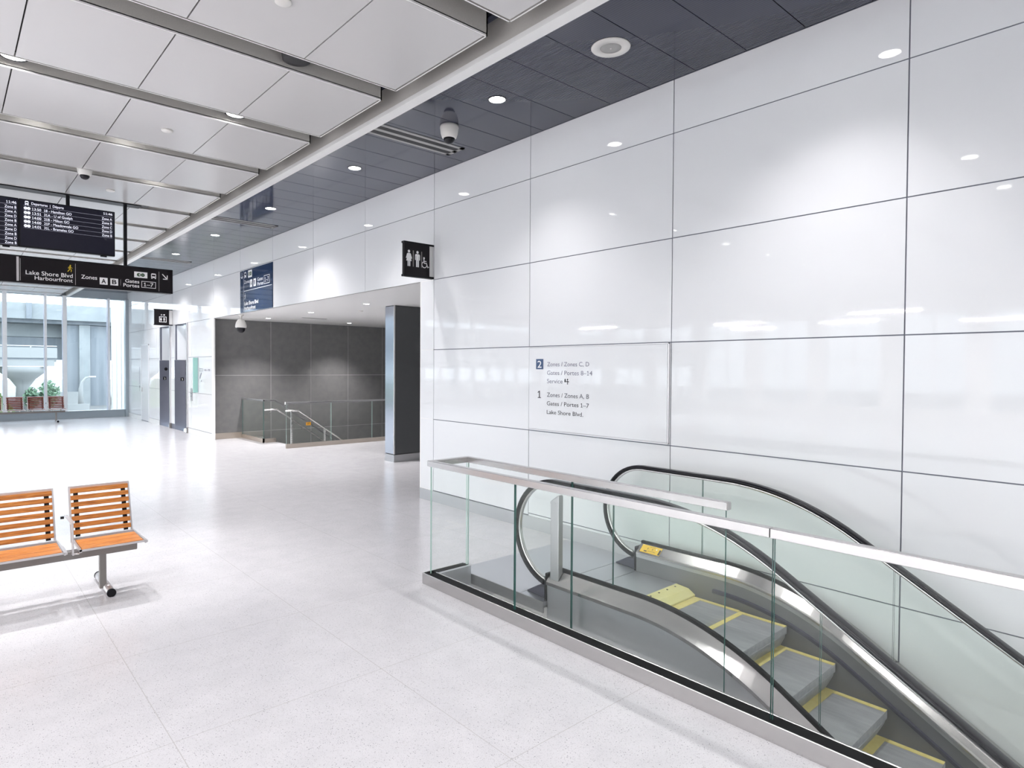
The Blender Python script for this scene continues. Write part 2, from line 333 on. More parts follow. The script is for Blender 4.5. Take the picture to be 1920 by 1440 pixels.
def walker(mb, pl, a, b, h, m=0, e=0.002, ka=1.0):
    disc(mb, pl, a + .04 * h * ka, b + .90 * h, .09 * h, m, e, ra=.09 * h * ka); P = lambda *q: [(a + x * h * ka, b + y * h) for x, y in q]
    stroke(mb, pl, P((.02, .76), (-.02, .44)), .17 * h, m, e, ka); stroke(mb, pl, P((0, .46), (.16, .24), (.14, .0)), .10 * h, m, e, ka); stroke(mb, pl, P((-.02, .46), (-.10, .22), (-.26, .02)), .10 * h, m, e, ka)
    stroke(mb, pl, P((.02, .74), (.16, .58), (.28, .52)), .07 * h, m, e, ka); stroke(mb, pl, P((-.02, .72), (-.18, .62), (-.20, .46)), .07 * h, m, e, ka)

# ------------------------------------------------------------------ the hall: floor
XW = 5.2; YS = 1.481; PW = 1.920; ZS = [4.608, 4.1053, 3.1234, 2.1415, 1.1596, 0.1777, -0.8042, -1.7861, -2.768, -3.75]
YF = 26.9; YN = -9.0; XL = -16.0; OP0, OP1 = 7.557, 16.85
b = MB()
def slab(x0, x1, y0, y1, z=0.0, t=0.35): b.box(x0, x1, y0, y1, z - t, z)
slab(XL, 3.25, YN, YF + 0.1); slab(3.25, XW + 0.02, 4.66, YF + 0.1); slab(XW + 0.02, 5.97, OP0 - 0.1, 17.05)
slab(5.97, 12.0, OP0 - 0.1, 14.12); slab(5.97, 6.28, 14.12, 15.5)
struct(b.build('floor', 'floor'))
b = MB(); b.box(-6.2, 5.4, -14.2, 4.9, -5.3, -5.0); struct(b.build('floor', 'white'))
# ------------------------------------------------------------------ right wall: glass panels with open joints on a grey backing
b = MB(); g = 0.0048
ys = [YS + PW * k for k in range(-6, 14)] + [YF]; ys[0] = YN
EL2 = (19.15, 20.5); EL1 = (20.95, 22.25)
def wpanel(y0, y1, z0, z1):
    if y1 - y0 < 0.05 or z1 - z0 < 0.02: return
    y0 += g; y1 -= g; z0 += g; z1 -= g
    b.box(XW, XW + 0.03, y0, y1, z0, z1, 0)
def cut(y0, y1, holes):
    out = [(y0, y1)]
    for h0, h1 in holes: out = [p for a, c in out for p in ((a, min(c, h0)), (max(a, h1), c)) if p[1] - p[0] > 0.01]
    return out
for k in range(len(ys) - 1):
    for r in range(len(ZS) - 1):
        z1, z0 = ZS[r], ZS[r + 1]
        if r >= 2:
            segs = cut(ys[k], ys[k + 1], [(OP0, OP1), EL2, EL1])
        else: segs = [(ys[k], ys[k + 1])]
        for a, c in segs:
            if r == 4 and a > 4.6: wpanel(a, c, 0.155, z1)
            elif r >= 5 and a > 4.0: continue
            elif r == 4 and c > 4.6: wpanel(a, c, z0, z1)
            else: wpanel(a, c, z0, z1)
X1 = XW + 0.009
def back(y0, y1, z0, z1): b.box(X1, X1 + 0.25, y0, y1, z0, z1, 1)
back(YN, OP0, -5.2, 4.7); back(OP0, OP1, 3.14, 4.7); back(17.05, EL2[0], -0.3, 4.7); back(OP1, 17.05, 3.14, 4.7); back(EL2[0], EL1[1], 3.14, 4.7); back(EL2[1], EL1[0], -0.3, 3.14); back(EL1[1], YF + 0.1, -0.3, 4.7)
b.box(XW, XW + 0.03, OP0, OP1, 3.1234, 3.129, 0)
struct(b.build('wall_right', ['panel', 'seam']))
b = MB(); b.box(5.185, 5.2, 3.4, OP0, 0.0, 0.15); struct(b.build('baseboard_right', 'base'))
b = MB(); b.box(5.19, 5.2, OP1, EL2[0], 0.0, 0.15); b.box(5.19, 5.2, EL1[1], 23.6, 0.0, 0.15); b.box(5.19, 5.2, 24.7, 26.8, 0.0, 0.15); struct(b.build('baseboard_far', 'rim'))
# alcove reveals
b = MB(); b.box(XW + 0.001, XW + 0.29, OP0, OP0 + 0.02, 0, 3.1234); b.box(XW + 0.001, 12.0, OP0 - 0.3, OP0, 0.0, 3.3); struct(b.build('wall_near_alcove', 'white'))
b = MB(); b.box(XW + 0.005, 12.2, OP0 - 0.2, 17.2, 3.1234, 3.3); struct(b.build('ceiling', 'white')); 
b = MB(); xs = [5.235, 6.746, 7.907, 9.08, 10.25, 11.42, 12.2]
for x0, x1 in zip(xs, xs[1:]):
    for z0, z1 in ((-0.9, 0.15), (0.15, 1.66), (1.66, 3.1234)): b.box(x0 + 0.006, x1 - 0.006, 17.0, 17.04, z0 + 0.006, z1 - 0.006, 0)
b.box(5.232, 12.2, 17.003, 17.3, -4.5, 3.12, 1); struct(b.build('wall_alcove', ['dstone', 'dseam']))
b = MB(); b.box(12.0, 12.2, OP0 - 0.2, 17.0, -4.5, 3.12); struct(b.build('wall_alcove_end', 'dstone'))
b = MB(); b.box(5.25, 5.96, 16.985, 17.0, 0.0, 0.155); struct(b.build('baseboard_alcove', 'steel_w'))
b = MB(); b.box(5.199, 5.232, 16.838, 17.0, 0, 3.1234); struct(b.build('trim_alcove', 'white'))

# ------------------------------------------------------------------ ceiling: dark metal strip, fascia, white panels hung in rows
cl = MB(); cl.box(XL, XW + 0.3, YN, YF + 0.3, 4.80, 4.95); ceiling = struct(cl.build('ceiling', 'grey')); ZP = 4.35
b = MB(); y = 2.2 - 0.486 * 24; k = 0
while y < YF: b.box(3.21, XW - 0.004, y + 0.004, min(y + 0.486 - 0.004, YF), 4.608, 4.64, 0); y += 0.486
b.box(3.21, XW, YN, YF, 4.64, 4.70, 1)
b.build('dark_soffit', ['soffit', 'dark'], ceiling)
b = MB(); b.box(3.268, 3.376, YN, YF, ZP, ZP + 0.04, 1); b.box(3.268, 3.30, YN, YF, ZP + 0.04, 4.80, 0); b.build('fascia', ['grey', 'rim'], ceiling)
XE = 3.065; CW = 0.875; RP, RD, R0 = 1.4995, 1.2544, 3.602
def tray(b, y0, x_left, x_right):
    """one row: the shadow box with a thin white rim"""
    y1 = y0 + RD; z = ZP; t = 0.016
    b.box(x_left, x_right, y0, y0 + 0.02, z + 0.012, 4.80, 0); b.box(x_left, x_right, y1 - 0.012, y1, z, 4.80, 0, [1, 0, 0, 0, 0, 0])
    b.box(x_right - 0.012, x_right, y0, y1, z, 4.80, 0, [1, 0, 0, 0, 0, 0]); b.box(x_left, x_right, y0, y0 + 0.012, z, z + 0.02, 1)
    b.box(x_left, x_right, y0 + 0.02, y1 - 0.012, z + 0.07, z + 0.09, 2)
rows = [R0 + RP * k for k in range(-1, 15)]
for y0 in rows:
    b = MB(); tray(b, y0, XE - 5 * CW, XE); b.build('panel_tray', ['grey', 'rim', 'dark'], ceiling)
    for c in range(5):
        x1 = XE - CW * c - (0.028 if c == 0 else 0.005); x0 = XE - CW * (c + 1) + 0.005
        p = MB(); p.box(x0, x1, y0 + 0.014, y0 + RD - 0.028, ZP, ZP + 0.025); p.build('ceiling_panel', 'ceil', ceiling)
b = MB()
for k in range(-8, 15):
    y0 = R0 + RP * k
    for c in range(16):
        x1 = XE - CW * c - 0.005
        if (k >= -1 and c < 5): continue
        b.box(x1 - CW + 0.01, x1, y0, y0 + RD, ZP, ZP + 0.04)
    if k < -1: b.box(XL, XE, y0, y0 + 0.02, ZP + 0.04, 4.80)
tag(b.build('ceiling_panel_field', 'ceil', ceiling), kind='structure')
b = MB(); b.box(XL, XE, 26.1, 26.9, ZP, ZP + 0.08); b.build('end_trim', 'ceil', ceiling)

# ------------------------------------------------------------------ far window wall and the rest of the hall
b = MB(); mx = [5.13, 4.566, 3.217, 2.657, 1.53, 0.95, -0.4, -0.96, -2.1, -2.66, -4.0, -4.6, -5.7, -6.3, -7.6, -8.2, -9.3, -10.4, -11.5, -12.6, -13.7, -14.8]
for k, x in enumerate(mx):
    wd = 0.035 if k in (1,) or x == 2.657 else 0.06
    if k == 0: b.box(5.10, 5.2, 26.7, 27.0, 0.0, 4.36, 2)
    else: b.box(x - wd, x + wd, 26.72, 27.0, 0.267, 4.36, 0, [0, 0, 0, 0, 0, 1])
fr = struct(b.build('window_1', ['mull', 'mull_d', 'spandrel']))
b = MB(); b.box(XL, 5.2, 26.86, 27.05, 0.0, 0.267, 0); b.box(XL, 5.2, 26.78, 27.05, 0.262, 0.272, 1); b.build('window_sill', ['spandrel', 'mull'], fr)
b = MB(); b.box(XL, 5.2, 26.88, 27.1, 4.34, 4.8, 0); b.build('window_head', ['spandrel'], fr)
b = MB(); b.box(XL, 5.15, 26.94, 26.955, 0.27, 4.34); b.build('window_pane', ['wglass'], fr)
# side (west) glazing, seen only mirrored in the glossy panels
b = MB()
for k in range(14):
    y = YN + 1.3 + 2.6 * k; b.box(XL - 0.1, XL + 0.25, y - 0.35, y + 0.35, 0, 4.4)
b.box(XL - 0.1, XL + 0.05, YN, YF, 0, 0.5); b.box(XL - 0.1, XL + 0.05, YN, YF, 3.9, 4.8)
wl = struct(b.build('wall_left', 'white'))
b = MB()
for k in range(13):
    y = YN + 1.3 + 2.6 * k; b.box(XL - 0.04, XL + 0.02, y + 1.25, y + 1.35, 0.5, 3.9); b.box(XL - 0.04, XL + 0.02, y + 0.35, y + 2.25, 2.2, 2.28)
b.build('window_frame', 'mull', wl)
b = MB(); b.box(XL, 5.4, YN - 0.15, YN, -5, 4.8); struct(b.build('wall_back', 'white'))
# walls of the escalator pit below the floor
b = MB(); b.box(-6, 5.2, 4.7, 4.85, -5.0, -0.35); b.box(-6.2, -6, -14, 4.85, -5.0, -0.35); b.box(-6, 5.2, -14.2, -14, -5.0, 4.8); b.box(-6, 5.2, YN - 5, YN, -0.35, -0.3); struct(b.build('wall_lower', 'white'))
b = MB(); b.box(5.97, 12.0, 14.02, 14.12, -4.5, -0.35); b.box(5.87, 5.97, 14.1, 17.0, -4.5, -0.35); struct(b.build('wall_stairwell', 'dstone'))
b = MB(); b.box(5.9, 12.2, 14.0, 17.3, -4.6, -4.5); struct(b.build('floor', 'dstone'))

# ------------------------------------------------------------------ lamps
def spot(parent, x, y, z, watts, angle=100, blend=0.55, r=0.045, aim=None):
    ld = bpy.data.lights.new('lamp_light', 'SPOT'); ld.energy = watts; ld.color = LAMP_COLOR; ld.spot_size = math.radians(angle); ld.spot_blend = blend; ld.shadow_soft_size = r
    o = bpy.data.objects.new('lamp_light', ld); C.objects.link(o); o.parent = parent; o.location = V((x, y, z)) - WL[parent.name]
    if aim is not None: o.rotation_euler = (V(aim) - V((x, y, z))).to_track_quat('-Z', 'Y').to_euler()
    return o
def downlight(x, y, z, r, label, group, watts, angle=100, ringm='black', rim=0.012, aim=None):
    t = thing('recessed_downlight', label, 'ceiling light', (x, y, z), group)
    m = MB(); m.lathe([(r + rim, 0.0), (r + rim, -0.004), (r, -0.006), (r, 0.0)], (0, 0, 0), 28); m.build('trim_ring', ringm, t, True)
    m = MB(); m.lathe([(0.0005, -0.003), (r, -0.003)], (0, 0, 0), 28); m.f = m.f[:-2] + m.f[-2:]; m.build('lamp_lens', 'lamp', t, True)
    if watts: spot(t, x, y, min(z - 0.03, ZP - 0.02) if x < 3 and aim is None else z - 0.03, watts, angle, 1.0, 0.015 if aim else 0.045, aim)
    return t
ORD = ['seventh', 'sixth', 'fifth', 'fourth', 'third', 'second', 'nearest']
names_dl = {1: 'round white downlight in the dark ceiling strip nearest to the white ceiling speaker', 2: 'round white downlight in the dark strip between the first vent and second vent',
            3: 'round downlight in the dark strip just before the second slot vent', 4: 'round downlight in the dark strip just beyond the second slot vent',
            5: 'small downlight in the dark strip just before the farthest slot vent', 6: 'small downlight in the dark strip just beyond the farthest slot vent'}
for k in range(-3, 8):
    y = 4.838 + 2.94 * (k - 1)
    downlight(4.25, y, 4.608, 0.082, names_dl.get(k, 'recessed downlight in the dark strip out of frame' if k < 1 else 'tiny downlight in the dark strip near the far windows'), 'downlights in the dark ceiling strip', LAMP * (2.2 if k > 5 else 1.6 if k > 2 else 1.2 if k < 1 else 0.92), 104 if k < 3 else 116)
gl = {(6.44, 0.44): 'lit downlight in the gap between white panels at the left edge of the ceiling', (6.44, 2.205): 'lit downlight in the gap between white panels, middle of the white ceiling'}
for y, x in [(6.44, 0.44), (6.44, 2.205)]:
    downlight(x, y, ZP + 0.045, 0.085, gl[(y, x)], 'downlights in the white ceiling gaps', LAMP * 0.4, 105, 'black', 0.02)
for y in (-7.05, -2.55, 1.94, 15.44, 19.93):
    for x in (-5.85, -4.05, -2.25, -0.45, 1.35):
        downlight(x, y, ZP + 0.03, 0.085, 'white panel ceiling downlight in a gap away from the signs', 'downlights in the white ceiling gaps', LAMP * (3.2 if y > 15 else 1.5 if x < -2 else 1.15), 130, 'black', 0.02)
for y, x in [(6.44, -1.35), (6.44, -3.15), (6.44, -4.95), (10.94, -3), (10.94, -5)]:
    downlight(x, y, ZP + 0.03, 0.085, 'white panel ceiling downlight in a gap away from the signs', 'downlights in the white ceiling gaps', LAMP * (1.5 if x < -2 else 0.4), 130, 'black', 0.02)
for x in (0.72, 1.54):
    downlight(x, 7.94, ZP + 0.16, 0.05, 'small spotlight set deep in a ceiling gap above the near bench', 'spotlights above the near bench', 310, 58, 'black', 0.015, (x * 0.9, 6.4, 0))
for x, y in ((2.2, 9.44), (2.2, 12.44), (0.4, 12.44), (2.2, 13.94)):  # added spots, out of sight in the gaps, to brighten the mid floor
    downlight(x, y, ZP + 0.16, 0.05, 'unseen added spotlight deep in a ceiling gap, brightening the middle of the hall', 'added spotlights along the middle of the hall', 250, 84, 'black', 0.015, (x + 0.6, y - 0.2, 0))
# linear lamps over the west side of the hall (mirrored in the panels)
for i, (x, y) in enumerate([(-7, -2), (-9, 1), (-9, 6), (-12, 2.5), (-12, 8), (-13.5, -1), (-14, 4.5), (-10.5, 11), (-13.5, 12), (-9, 16)]):
    t = thing('linear_ceiling_lamp', 'long white linear lamp hung over the west side of the hall', 'ceiling light', (x, y, 3.5), 'linear lamps over the west side')
    m = MB(); m.box(-0.05, 0.05, -0.9, 0.9, 0, 0.06); m.build('housing', 'rim', t, True)
    m = MB(); m.box(-0.04, 0.04, -0.88, 0.88, -0.01, 0.0); m.build('diffuser', 'lamp', t, True)
    ld = bpy.data.lights.new('tube_light', 'AREA'); ld.shape = 'RECTANGLE'; ld.size = 0.07; ld.size_y = 1.74; ld.energy = 300; ld.color = LAMP_COLOR
    lo = bpy.data.objects.new('tube_light', ld); C.objects.link(lo); lo.parent = t; lo.location = (0, 0, -0.015)
    m = MB(); m.bar((0, -0.7, 0.06), (0, -0.7, 0.85), 0.008, 0.008); m.build('wire', 'alu', t, True)
    m = MB(); m.bar((0, 0.7, 0.06), (0, 0.7, 0.85), 0.008, 0.008); m.build('wire', 'alu', t, True)
# unseen lamps added under the slab to brighten the side of the escalator
for y in (3.2, 0.6, -2.0, -4.6, -7.2):
    downlight(0.8, y, -0.352, 0.08, 'unseen added downlight in the hall below, brightening the escalator side', 'added downlights in the lower hall', LAMP * 3.0, 150, 'black', 0.012, (1.8, y, -2.4))
# alcove lamps
al = [(6.23, 15.87, 'small downlight in the alcove ceiling over the left part of the charcoal wall'), (8.556, 15.95, 'small downlight in the alcove ceiling over the right part of the charcoal wall'),
      (6.263, 13.467, 'small downlight in the middle of the alcove ceiling'), (6.206, 10.885, 'small downlight in the alcove ceiling nearest the grey column'),
      (8.556, 13.467, 'alcove downlight hidden behind the grey column'), (8.556, 10.885, 'alcove downlight behind the white wall'), (10.88, 13.467, 'alcove downlight at the end of the stairwell')]
for x, y, lb in al: downlight(x, y, 3.1234, 0.06, lb, 'downlights in the alcove ceiling', 420 if y > 15 else 200, 104 if y > 15 else 92, 'white', 0.005)

# ------------------------------------------------------------------ fittings on the ceilings
def speaker():
    t = thing('ceiling_speaker', 'round white loudspeaker in the dark perforated ceiling strip', 'speaker', (4.28, 3.42, 4.608))
    m = MB(); m.lathe([(0.165, 0), (0.165, -0.006), (0.158, -0.012), (0.09, -0.012), (0.088, -0.004)], (0, 0, 0), 40); m.build('rim', 'cam', t, True)
    m = MB(); m.lathe([(0.0005, -0.0135), (0.05, -0.0125), (0.089, -0.0095), (0.089, -0.004)], (0, 0, 0), 32); m.build('grille', 'grille', t, True)
    m = MB(); m.lathe([(0.0005, -0.016), (0.008, -0.015), (0.010, -0.011)], (0, 0, 0), 12); m.build('badge', 'cam', t, True)
speaker()
def vent(y0, y1, label, x0=3.46, x1=4.89):
    t = thing('slot_vent', label, 'vent', ((x0 + x1) / 2, (y0 + y1) / 2, 4.608), 'slot vents in the dark ceiling strip')
    d = y1 - y0; m = MB(); z0, z1 = 4.600, 4.612
    for f0, f1 in ((0, 0.15), (0.40, 0.60), (0.85, 1.0)): m.box(x0, x1, y0 + d * f0, y0 + d * f1, z0, z1)
    m.box(x0, x0 + 0.06, y0, y1, z0, z1); m.box(x1 - 0.06, x1, y0, y1, z0, z1); m.build('frame', 'grille', t)
    for f0, f1 in ((0.15, 0.40), (0.60, 0.85)): m = MB(); m.box(x0 + 0.05, x1 - 0.05, y0 + d * f0, y0 + d * f1, 4.5985, 4.602); m.build('slot', 'dark', t)
vent(6.17, 6.50, 'two-slot air vent nearest the camera, beside the white dome camera in the dark strip')
vent(11.95, 12.24, 'two-slot air vent halfway along the dark ceiling strip'); vent(17.58, 17.9, 'thin farthest air vent at the end of the dark strip')
def dome(x, y, z, s, label, tilt=0, name='dome_camera'):
    t = thing(name, label, 'security camera', (x, y, z))
    m = MB(); m.lathe([(0.085 * s, 0), (0.088 * s, -0.02 * s), (0.080 * s, -0.075 * s), (0.068 * s, -0.11 * s), (0.055 * s, -0.118 * s)], (0, 0, 0), 28); m.build('housing', 'cam', t, True)
    m = MB(); m.lathe([(0.055 * s, -0.112 * s), (0.052 * s, -0.135 * s), (0.038 * s, -0.155 * s), (0.018 * s, -0.165 * s), (0.0005, -0.167 * s)], (0, 0, 0), 24); m.build('dome_glass', 'blackrub', t, True)
dome(4.31, 5.72, 4.608, 1.2, 'white dome camera hanging from the dark ceiling strip beside a slot vent')
dome(1.357, 9.44, ZP + 0.06, 1.0, 'small white dome camera in a gap of the white ceiling above the departure screen')
t = thing('pan_tilt_camera', 'white pan and tilt camera hanging in the alcove before the charcoal wall', 'security camera', (5.31, 15.2, 3.1234))
m = MB(); m.lathe([(0.06, 0), (0.06, -0.02), (0.025, -0.05), (0.03, -0.10)], (0, 0, 0), 20); m.build('mount', 'cam', t, True)
m = MB(); m.lathe([(0.03, -0.10), (0.075, -0.13), (0.11, -0.19), (0.128, -0.26), (0.128, -0.305), (0.11, -0.315)], (0, 0, 0), 28); m.build('housing', 'cam', t, True)
m = MB(); m.lathe([(0.100, -0.312), (0.098, -0.34), (0.085, -0.39), (0.05, -0.425), (0.0005, -0.435)], (0, 0, 0), 28); m.build('dome_glass', 'blackrub', t, True)
for x, y, z, lb in [(1.771, 7.230, ZP, 'flat white detector disc on the white ceiling panel beside the lit gap downlight'), (1.774, 10.221, ZP, 'flat white detector disc on the white ceiling above the departure screen'),
                    (1.741, 4.171, ZP, 'flat white detector disc at the top edge of the white ceiling'), (6.823, 15.776, 3.1234, 'tiny white detector on the alcove ceiling by the charcoal wall'), (6.874, 12.31, 3.1234, 'tiny white detector on the alcove ceiling near the column')]:
    m = MB(); m.lathe([(0.055, 0), (0.055, -0.012), (0.045, -0.018), (0.0005, -0.019)], (x, y, z), 24); tag(m.build('detector_disc', 'cam'), lb, 'detector', 'detector discs on the ceilings')
m = MB(); m.lathe([(0.115, 0.36), (0.115, 0.03), (0.11, 0.0), (0.09, -0.008), (0.0005, -0.008)], (2.19, 4.98, ZP + 0.04), 32); tag(m.build('black_drum_fixture', 'dark'), 'black drum shaped fixture hanging in the gap between white ceiling panels', 'ceiling fixture')
m = MB(); m.box(6.75, 7.4, 14.97, 15.05, 3.115, 3.1234); tag(m.build('access_slot', 'grille'), 'thin grey slot diffuser in the alcove ceiling', 'vent')

# ------------------------------------------------------------------ column in the alcove
t = thing('column', 'square charcoal glass column with steel edge standing in the alcove', 'column', (7.3, 10.9, 0))
m = MB(); m.box(6.74, 7.95, 10.72, 11.06, 0.16, 3.11, 0, [0, 0, 0, 0, 0, 1]); m.build('shaft', ['dglass', 'column_l'], t)
m = MB(); m.box(6.728, 6.752, 10.706, 10.73, 0.16, 3.12); m.build('corner_trim', 'alu_l', t)
m = MB(); m.box(6.735, 7.955, 10.715, 11.065, 0.0, 0.145); m.build('plinth', 'steel_d', t)
m = MB(); m.box(6.75, 7.94, 10.73, 11.05, 0.14, 0.165); m.box(6.745, 7.945, 10.725, 11.055, 3.105, 3.1234); m.build('shadow_joint', 'dark', t)

# ------------------------------------------------------------------ front guardrail around the escalator
t = thing('glass_guardrail', 'clear glass guardrail with square steel cap around the escalator opening', 'guardrail', (3.2, 2.0, 0))
YE = -4.0
m = MB(); m.box(3.145, 3.153, YE, 4.54, -0.006, 0.095); m.box(3.246, 3.26, YE, 4.48, 0, 0.092); m.box(3.153, 3.60, 4.53, 4.54, 0, 0.095); m.build('base_channel', 'steel_y', t, False, 0.003)
m = MB(); m.box(3.26, 3.615, 4.44, 4.475, -0.30, 0.085); m.box(3.215, 3.26, YE, 4.48, -0.35, 0.02); m.build('pit_lining', 'clad', t)
m = MB(); m.box(3.153, 3.246, YE, 4.53, 0.02, 0.087); m.box(3.20, 3.61, 4.475, 4.53, 0.02, 0.087); m.build('gasket', 'gasket', t)
gp = [4.49, 3.412, 1.475, -0.46, -2.4, YE]
for y1, y0 in zip(gp, gp[1:]):
    m = MB(); m.box(3.193, 3.207, y0 + 0.006, y1 - 0.004, 0.05, 1.04, 0, [1, 1, 1, 0, 2 if y1 > 4.4 else 1, 0]); m.build('glass_pane', ['glass', 'edge', 'edge_l'], t)
m = MB(); m.box(3.2, 3.60, 4.482, 4.496, 0.05, 1.04, 0, [1, 1, 0, 2, 0, 2]); m.build('glass_pane', ['glass', 'edge', 'edge_l'], t)
bk = [4.482, 3.215, 1.957]
for y1, y0 in zip(bk, bk[1:]):
    m = MB(); m.box(3.603, 3.617, y0 + 0.005, y1 - 0.005, -0.14, 1.04, 0, [1, 1, 1, 0, 2 if y1 > 4 else 1, 0]); m.build('glass_pane', ['glass', 'edge', 'edge_l'], t)
m = MB()
m.box(3.175, 3.225, 1.49, 4.515, 1.027, 1.077); m.box(3.225, 3.585, 4.465, 4.515, 1.027, 1.077); m.box(3.585, 3.635, 1.945, 4.515, 1.027, 1.077); m.box(3.588, 3.632, 1.94, 1.945, 1.03, 1.074); m.build('top_rail', 'steel_y', t, False, 0.003)
m = MB(); m.box(3.175, 3.225, YE, 1.486, 1.027, 1.077); m.build('top_rail', 'steel_y', t, False, 0.003)

# ------------------------------------------------------------------ escalator
esc = thing('escalator', 'escalator going down along the white wall with glass balustrades and black handrails', 'escalator', (4.35, 2.9, 0))
S0, RC, SL = 2.70, 2.0, 0.60
th = math.atan(SL); S1 = S0 - RC * math.sin(th); D1 = RC * (1 - math.cos(th))
def drop(y):
    if y >= S0: return 0.0
    if y > S1: return RC - math.sqrt(RC * RC - (S0 - y) ** 2)
    return D1 + (S1 - y) * SL
YB = -6.0
def ysamp(y1, y0):
    out = [y1]; 
    if y1 > S0: out.append(S0)
    yy = min(y1, S0)
    n = 14
    for i in range(1, n + 1):
        q = S0 - (S0 - S1) * i / n
        if q < y1: out.append(q)
    out.append(y0); return [q for q in out if q >= y0]
HX = (3.75, 4.95)
NC, NR = (3.53, 0.535), 0.445
def hand_path(off=0.0):
    """centre line of the handrail in the y-z plane, from inlet round the newel and down"""
    pts = []
    for i in range(0, 25):
        a = math.radians(-78 + (90 + 78) * i / 24); r = NR - off
        pts.append((NC[0] + r * math.cos(a), NC[1] + r * math.sin(a)))
    for y in ysamp(3.3, YB)[1:]:
        d = drop(y); sl = 0 if y >= S0 else min(SL, (S0 - y) / math.sqrt(max(1e-6, RC * RC - (S0 - y) ** 2))) if y > S1 else SL
        nx, nz = -sl / math.hypot(1, sl), 1 / math.hypot(1, sl)
        pts.append((y - nx * 0 - off * (-nx) * -1, NC[1] + NR - d - off * nz))
    return pts
def path_sweep(mb, x, pts, wx, hz, m=0, nseg=0):
    secs = []
    for i, (y, z) in enumerate(pts):
        a = V((0, *pts[max(0, i - 1)])); c = V((0, *pts[min(len(pts) - 1, i + 1)])); d = (c - a).normalized(); nn = V((0, -d.z, d.y)) * 1.0
        p = V((x, y, z)); ux = V((1, 0, 0)); ring_ = []
        for k in range(14):
            t_ = 2 * math.pi * k / 14; ca, sa = math.cos(t_), math.sin(t_)
            ring_.append(p + ux * (wx / 2) * math.copysign(abs(ca) ** 0.6, ca) + nn * (hz / 2) * math.copysign(abs(sa) ** 0.6, sa))
        secs.append(ring_)
    mb.sweep(secs, m, True, True)
for x in HX:
    m = MB(); path_sweep(m, x, hand_path(0.016), 0.078, 0.034); m.build('handrail', 'blackrub', esc)
    m = MB(); path_sweep(m, x, hand_path(0.040), 0.036, 0.022); m.build('handrail_guide', 'guide', esc)
# balustrade glass
def balustrade(x, yj):
    hp = hand_path(0.048)
    for j in range(len(yj) - 1):
        ya, yb = yj[j] - 0.004, yj[j + 1] + 0.004
        top = []
        if j == 0:
            top = [p for p in hp[:25] if p[1] > 0.15]; top = [(p[0], p[1]) for p in top]
        ysm = [ya] + [q for q in ysamp(3.3, YB) if yb < q < ya] + [yb]
        if j == 0: ysm = [q for q in ysm if q < 3.5]; ysm[0] = 3.3
        tp = [(q, NC[1] + NR - drop(q) - 0.048 * math.sqrt(1 + (0 if q > S0 else min(SL, 0.6)) ** 2 * (0 if q > S0 else 1))) for q in ysm]
        bt = [(q, 0.25 - drop(q)) for q in ysm]
        if j == 0: out = top + tp + bt[::-1] + [(3.50, 0.25), (3.50, 0.16)]
        else: out = tp + bt[::-1]
        m = MB(); m.prism([(x - 0.005, *p) for p in out], [(x + 0.005, *p) for p in out], 0, 1); m.build('glass_panel', ['eglass', 'edge'], esc)
balustrade(HX[0], [3.6, 2.93, 1.455, 0.0, -1.5, -3.0, -4.5]); balustrade(HX[1], [3.6, 2.908, 1.445, 0.0, -1.5, -3.0, -4.5])
# decks: sheet steel on both sides of the glass, then skirts
def strip(name, prof, mt, y1=3.53, y0=YB, thick=None):
    """prof: points (x, z) across; follows the slope of the escalator"""
    m = MB(); secs = [[(x, y, z - drop(y)) for x, z in prof] for y in ysamp(y1, y0)]
    m.sweep(secs, 0, False, True, True); return m.build(name, mt, esc)
strip('inner_deck', [(4.94, 0.255), (4.865, 0.19), (4.855, 0.18), (4.855, 0.165), (4.94, 0.12)], 'steel_y'); strip('inner_deck', [(3.76, 0.255), (3.835, 0.19), (3.845, 0.18), (3.845, 0.165), (3.76, 0.12)], 'steel_y')
strip('outer_deck', [(3.74, 0.255), (3.665, 0.175), (3.655, 0.165), (3.655, 0.14), (3.74, 0.12)], 'steel_y'); strip('outer_deck', [(4.96, 0.255), (5.04, 0.19), (5.19, 0.18), (5.19, 0.12), (4.96, 0.12)], 'steel_y')
strip('glass_gasket', [(3.735, 0.25), (3.735, 0.275), (3.765, 0.275), (3.765, 0.25)], 'gasket'); strip('glass_gasket', [(4.935, 0.25), (4.935, 0.275), (4.965, 0.275), (4.965, 0.25)], 'gasket')
strip('skirt_molding', [(4.865, 0.165), (4.858, 0.165), (4.858, 0.135), (4.865, 0.135)], 'steel_d'); 
strip('skirt_panel', [(4.862, 0.14), (4.90, 0.14), (4.90, -0.30), (4.862, -0.30)], 'skirt'); strip('skirt_panel', [(3.838, 0.14), (3.80, 0.14), (3.80, -0.30), (3.838, -0.30)], 'skirt')
strip('skirt_brush', [(4.862, 0.045), (4.843, 0.04), (4.843, 0.015), (4.862, 0.005)], 'brush', 2.75); strip('skirt_brush', [(3.838, 0.045), (3.857, 0.04), (3.857, 0.015), (3.838, 0.005)], 'brush', 2.75)
strip('side_cladding', [(3.668, 0.14), (3.70, 0.14), (3.70, -0.95), (3.668, -0.95)], 'clad'); strip('side_cladding', [(5.16, 0.13), (5.185, 0.13), (5.185, -0.95), (5.16, -0.95)], 'clad')
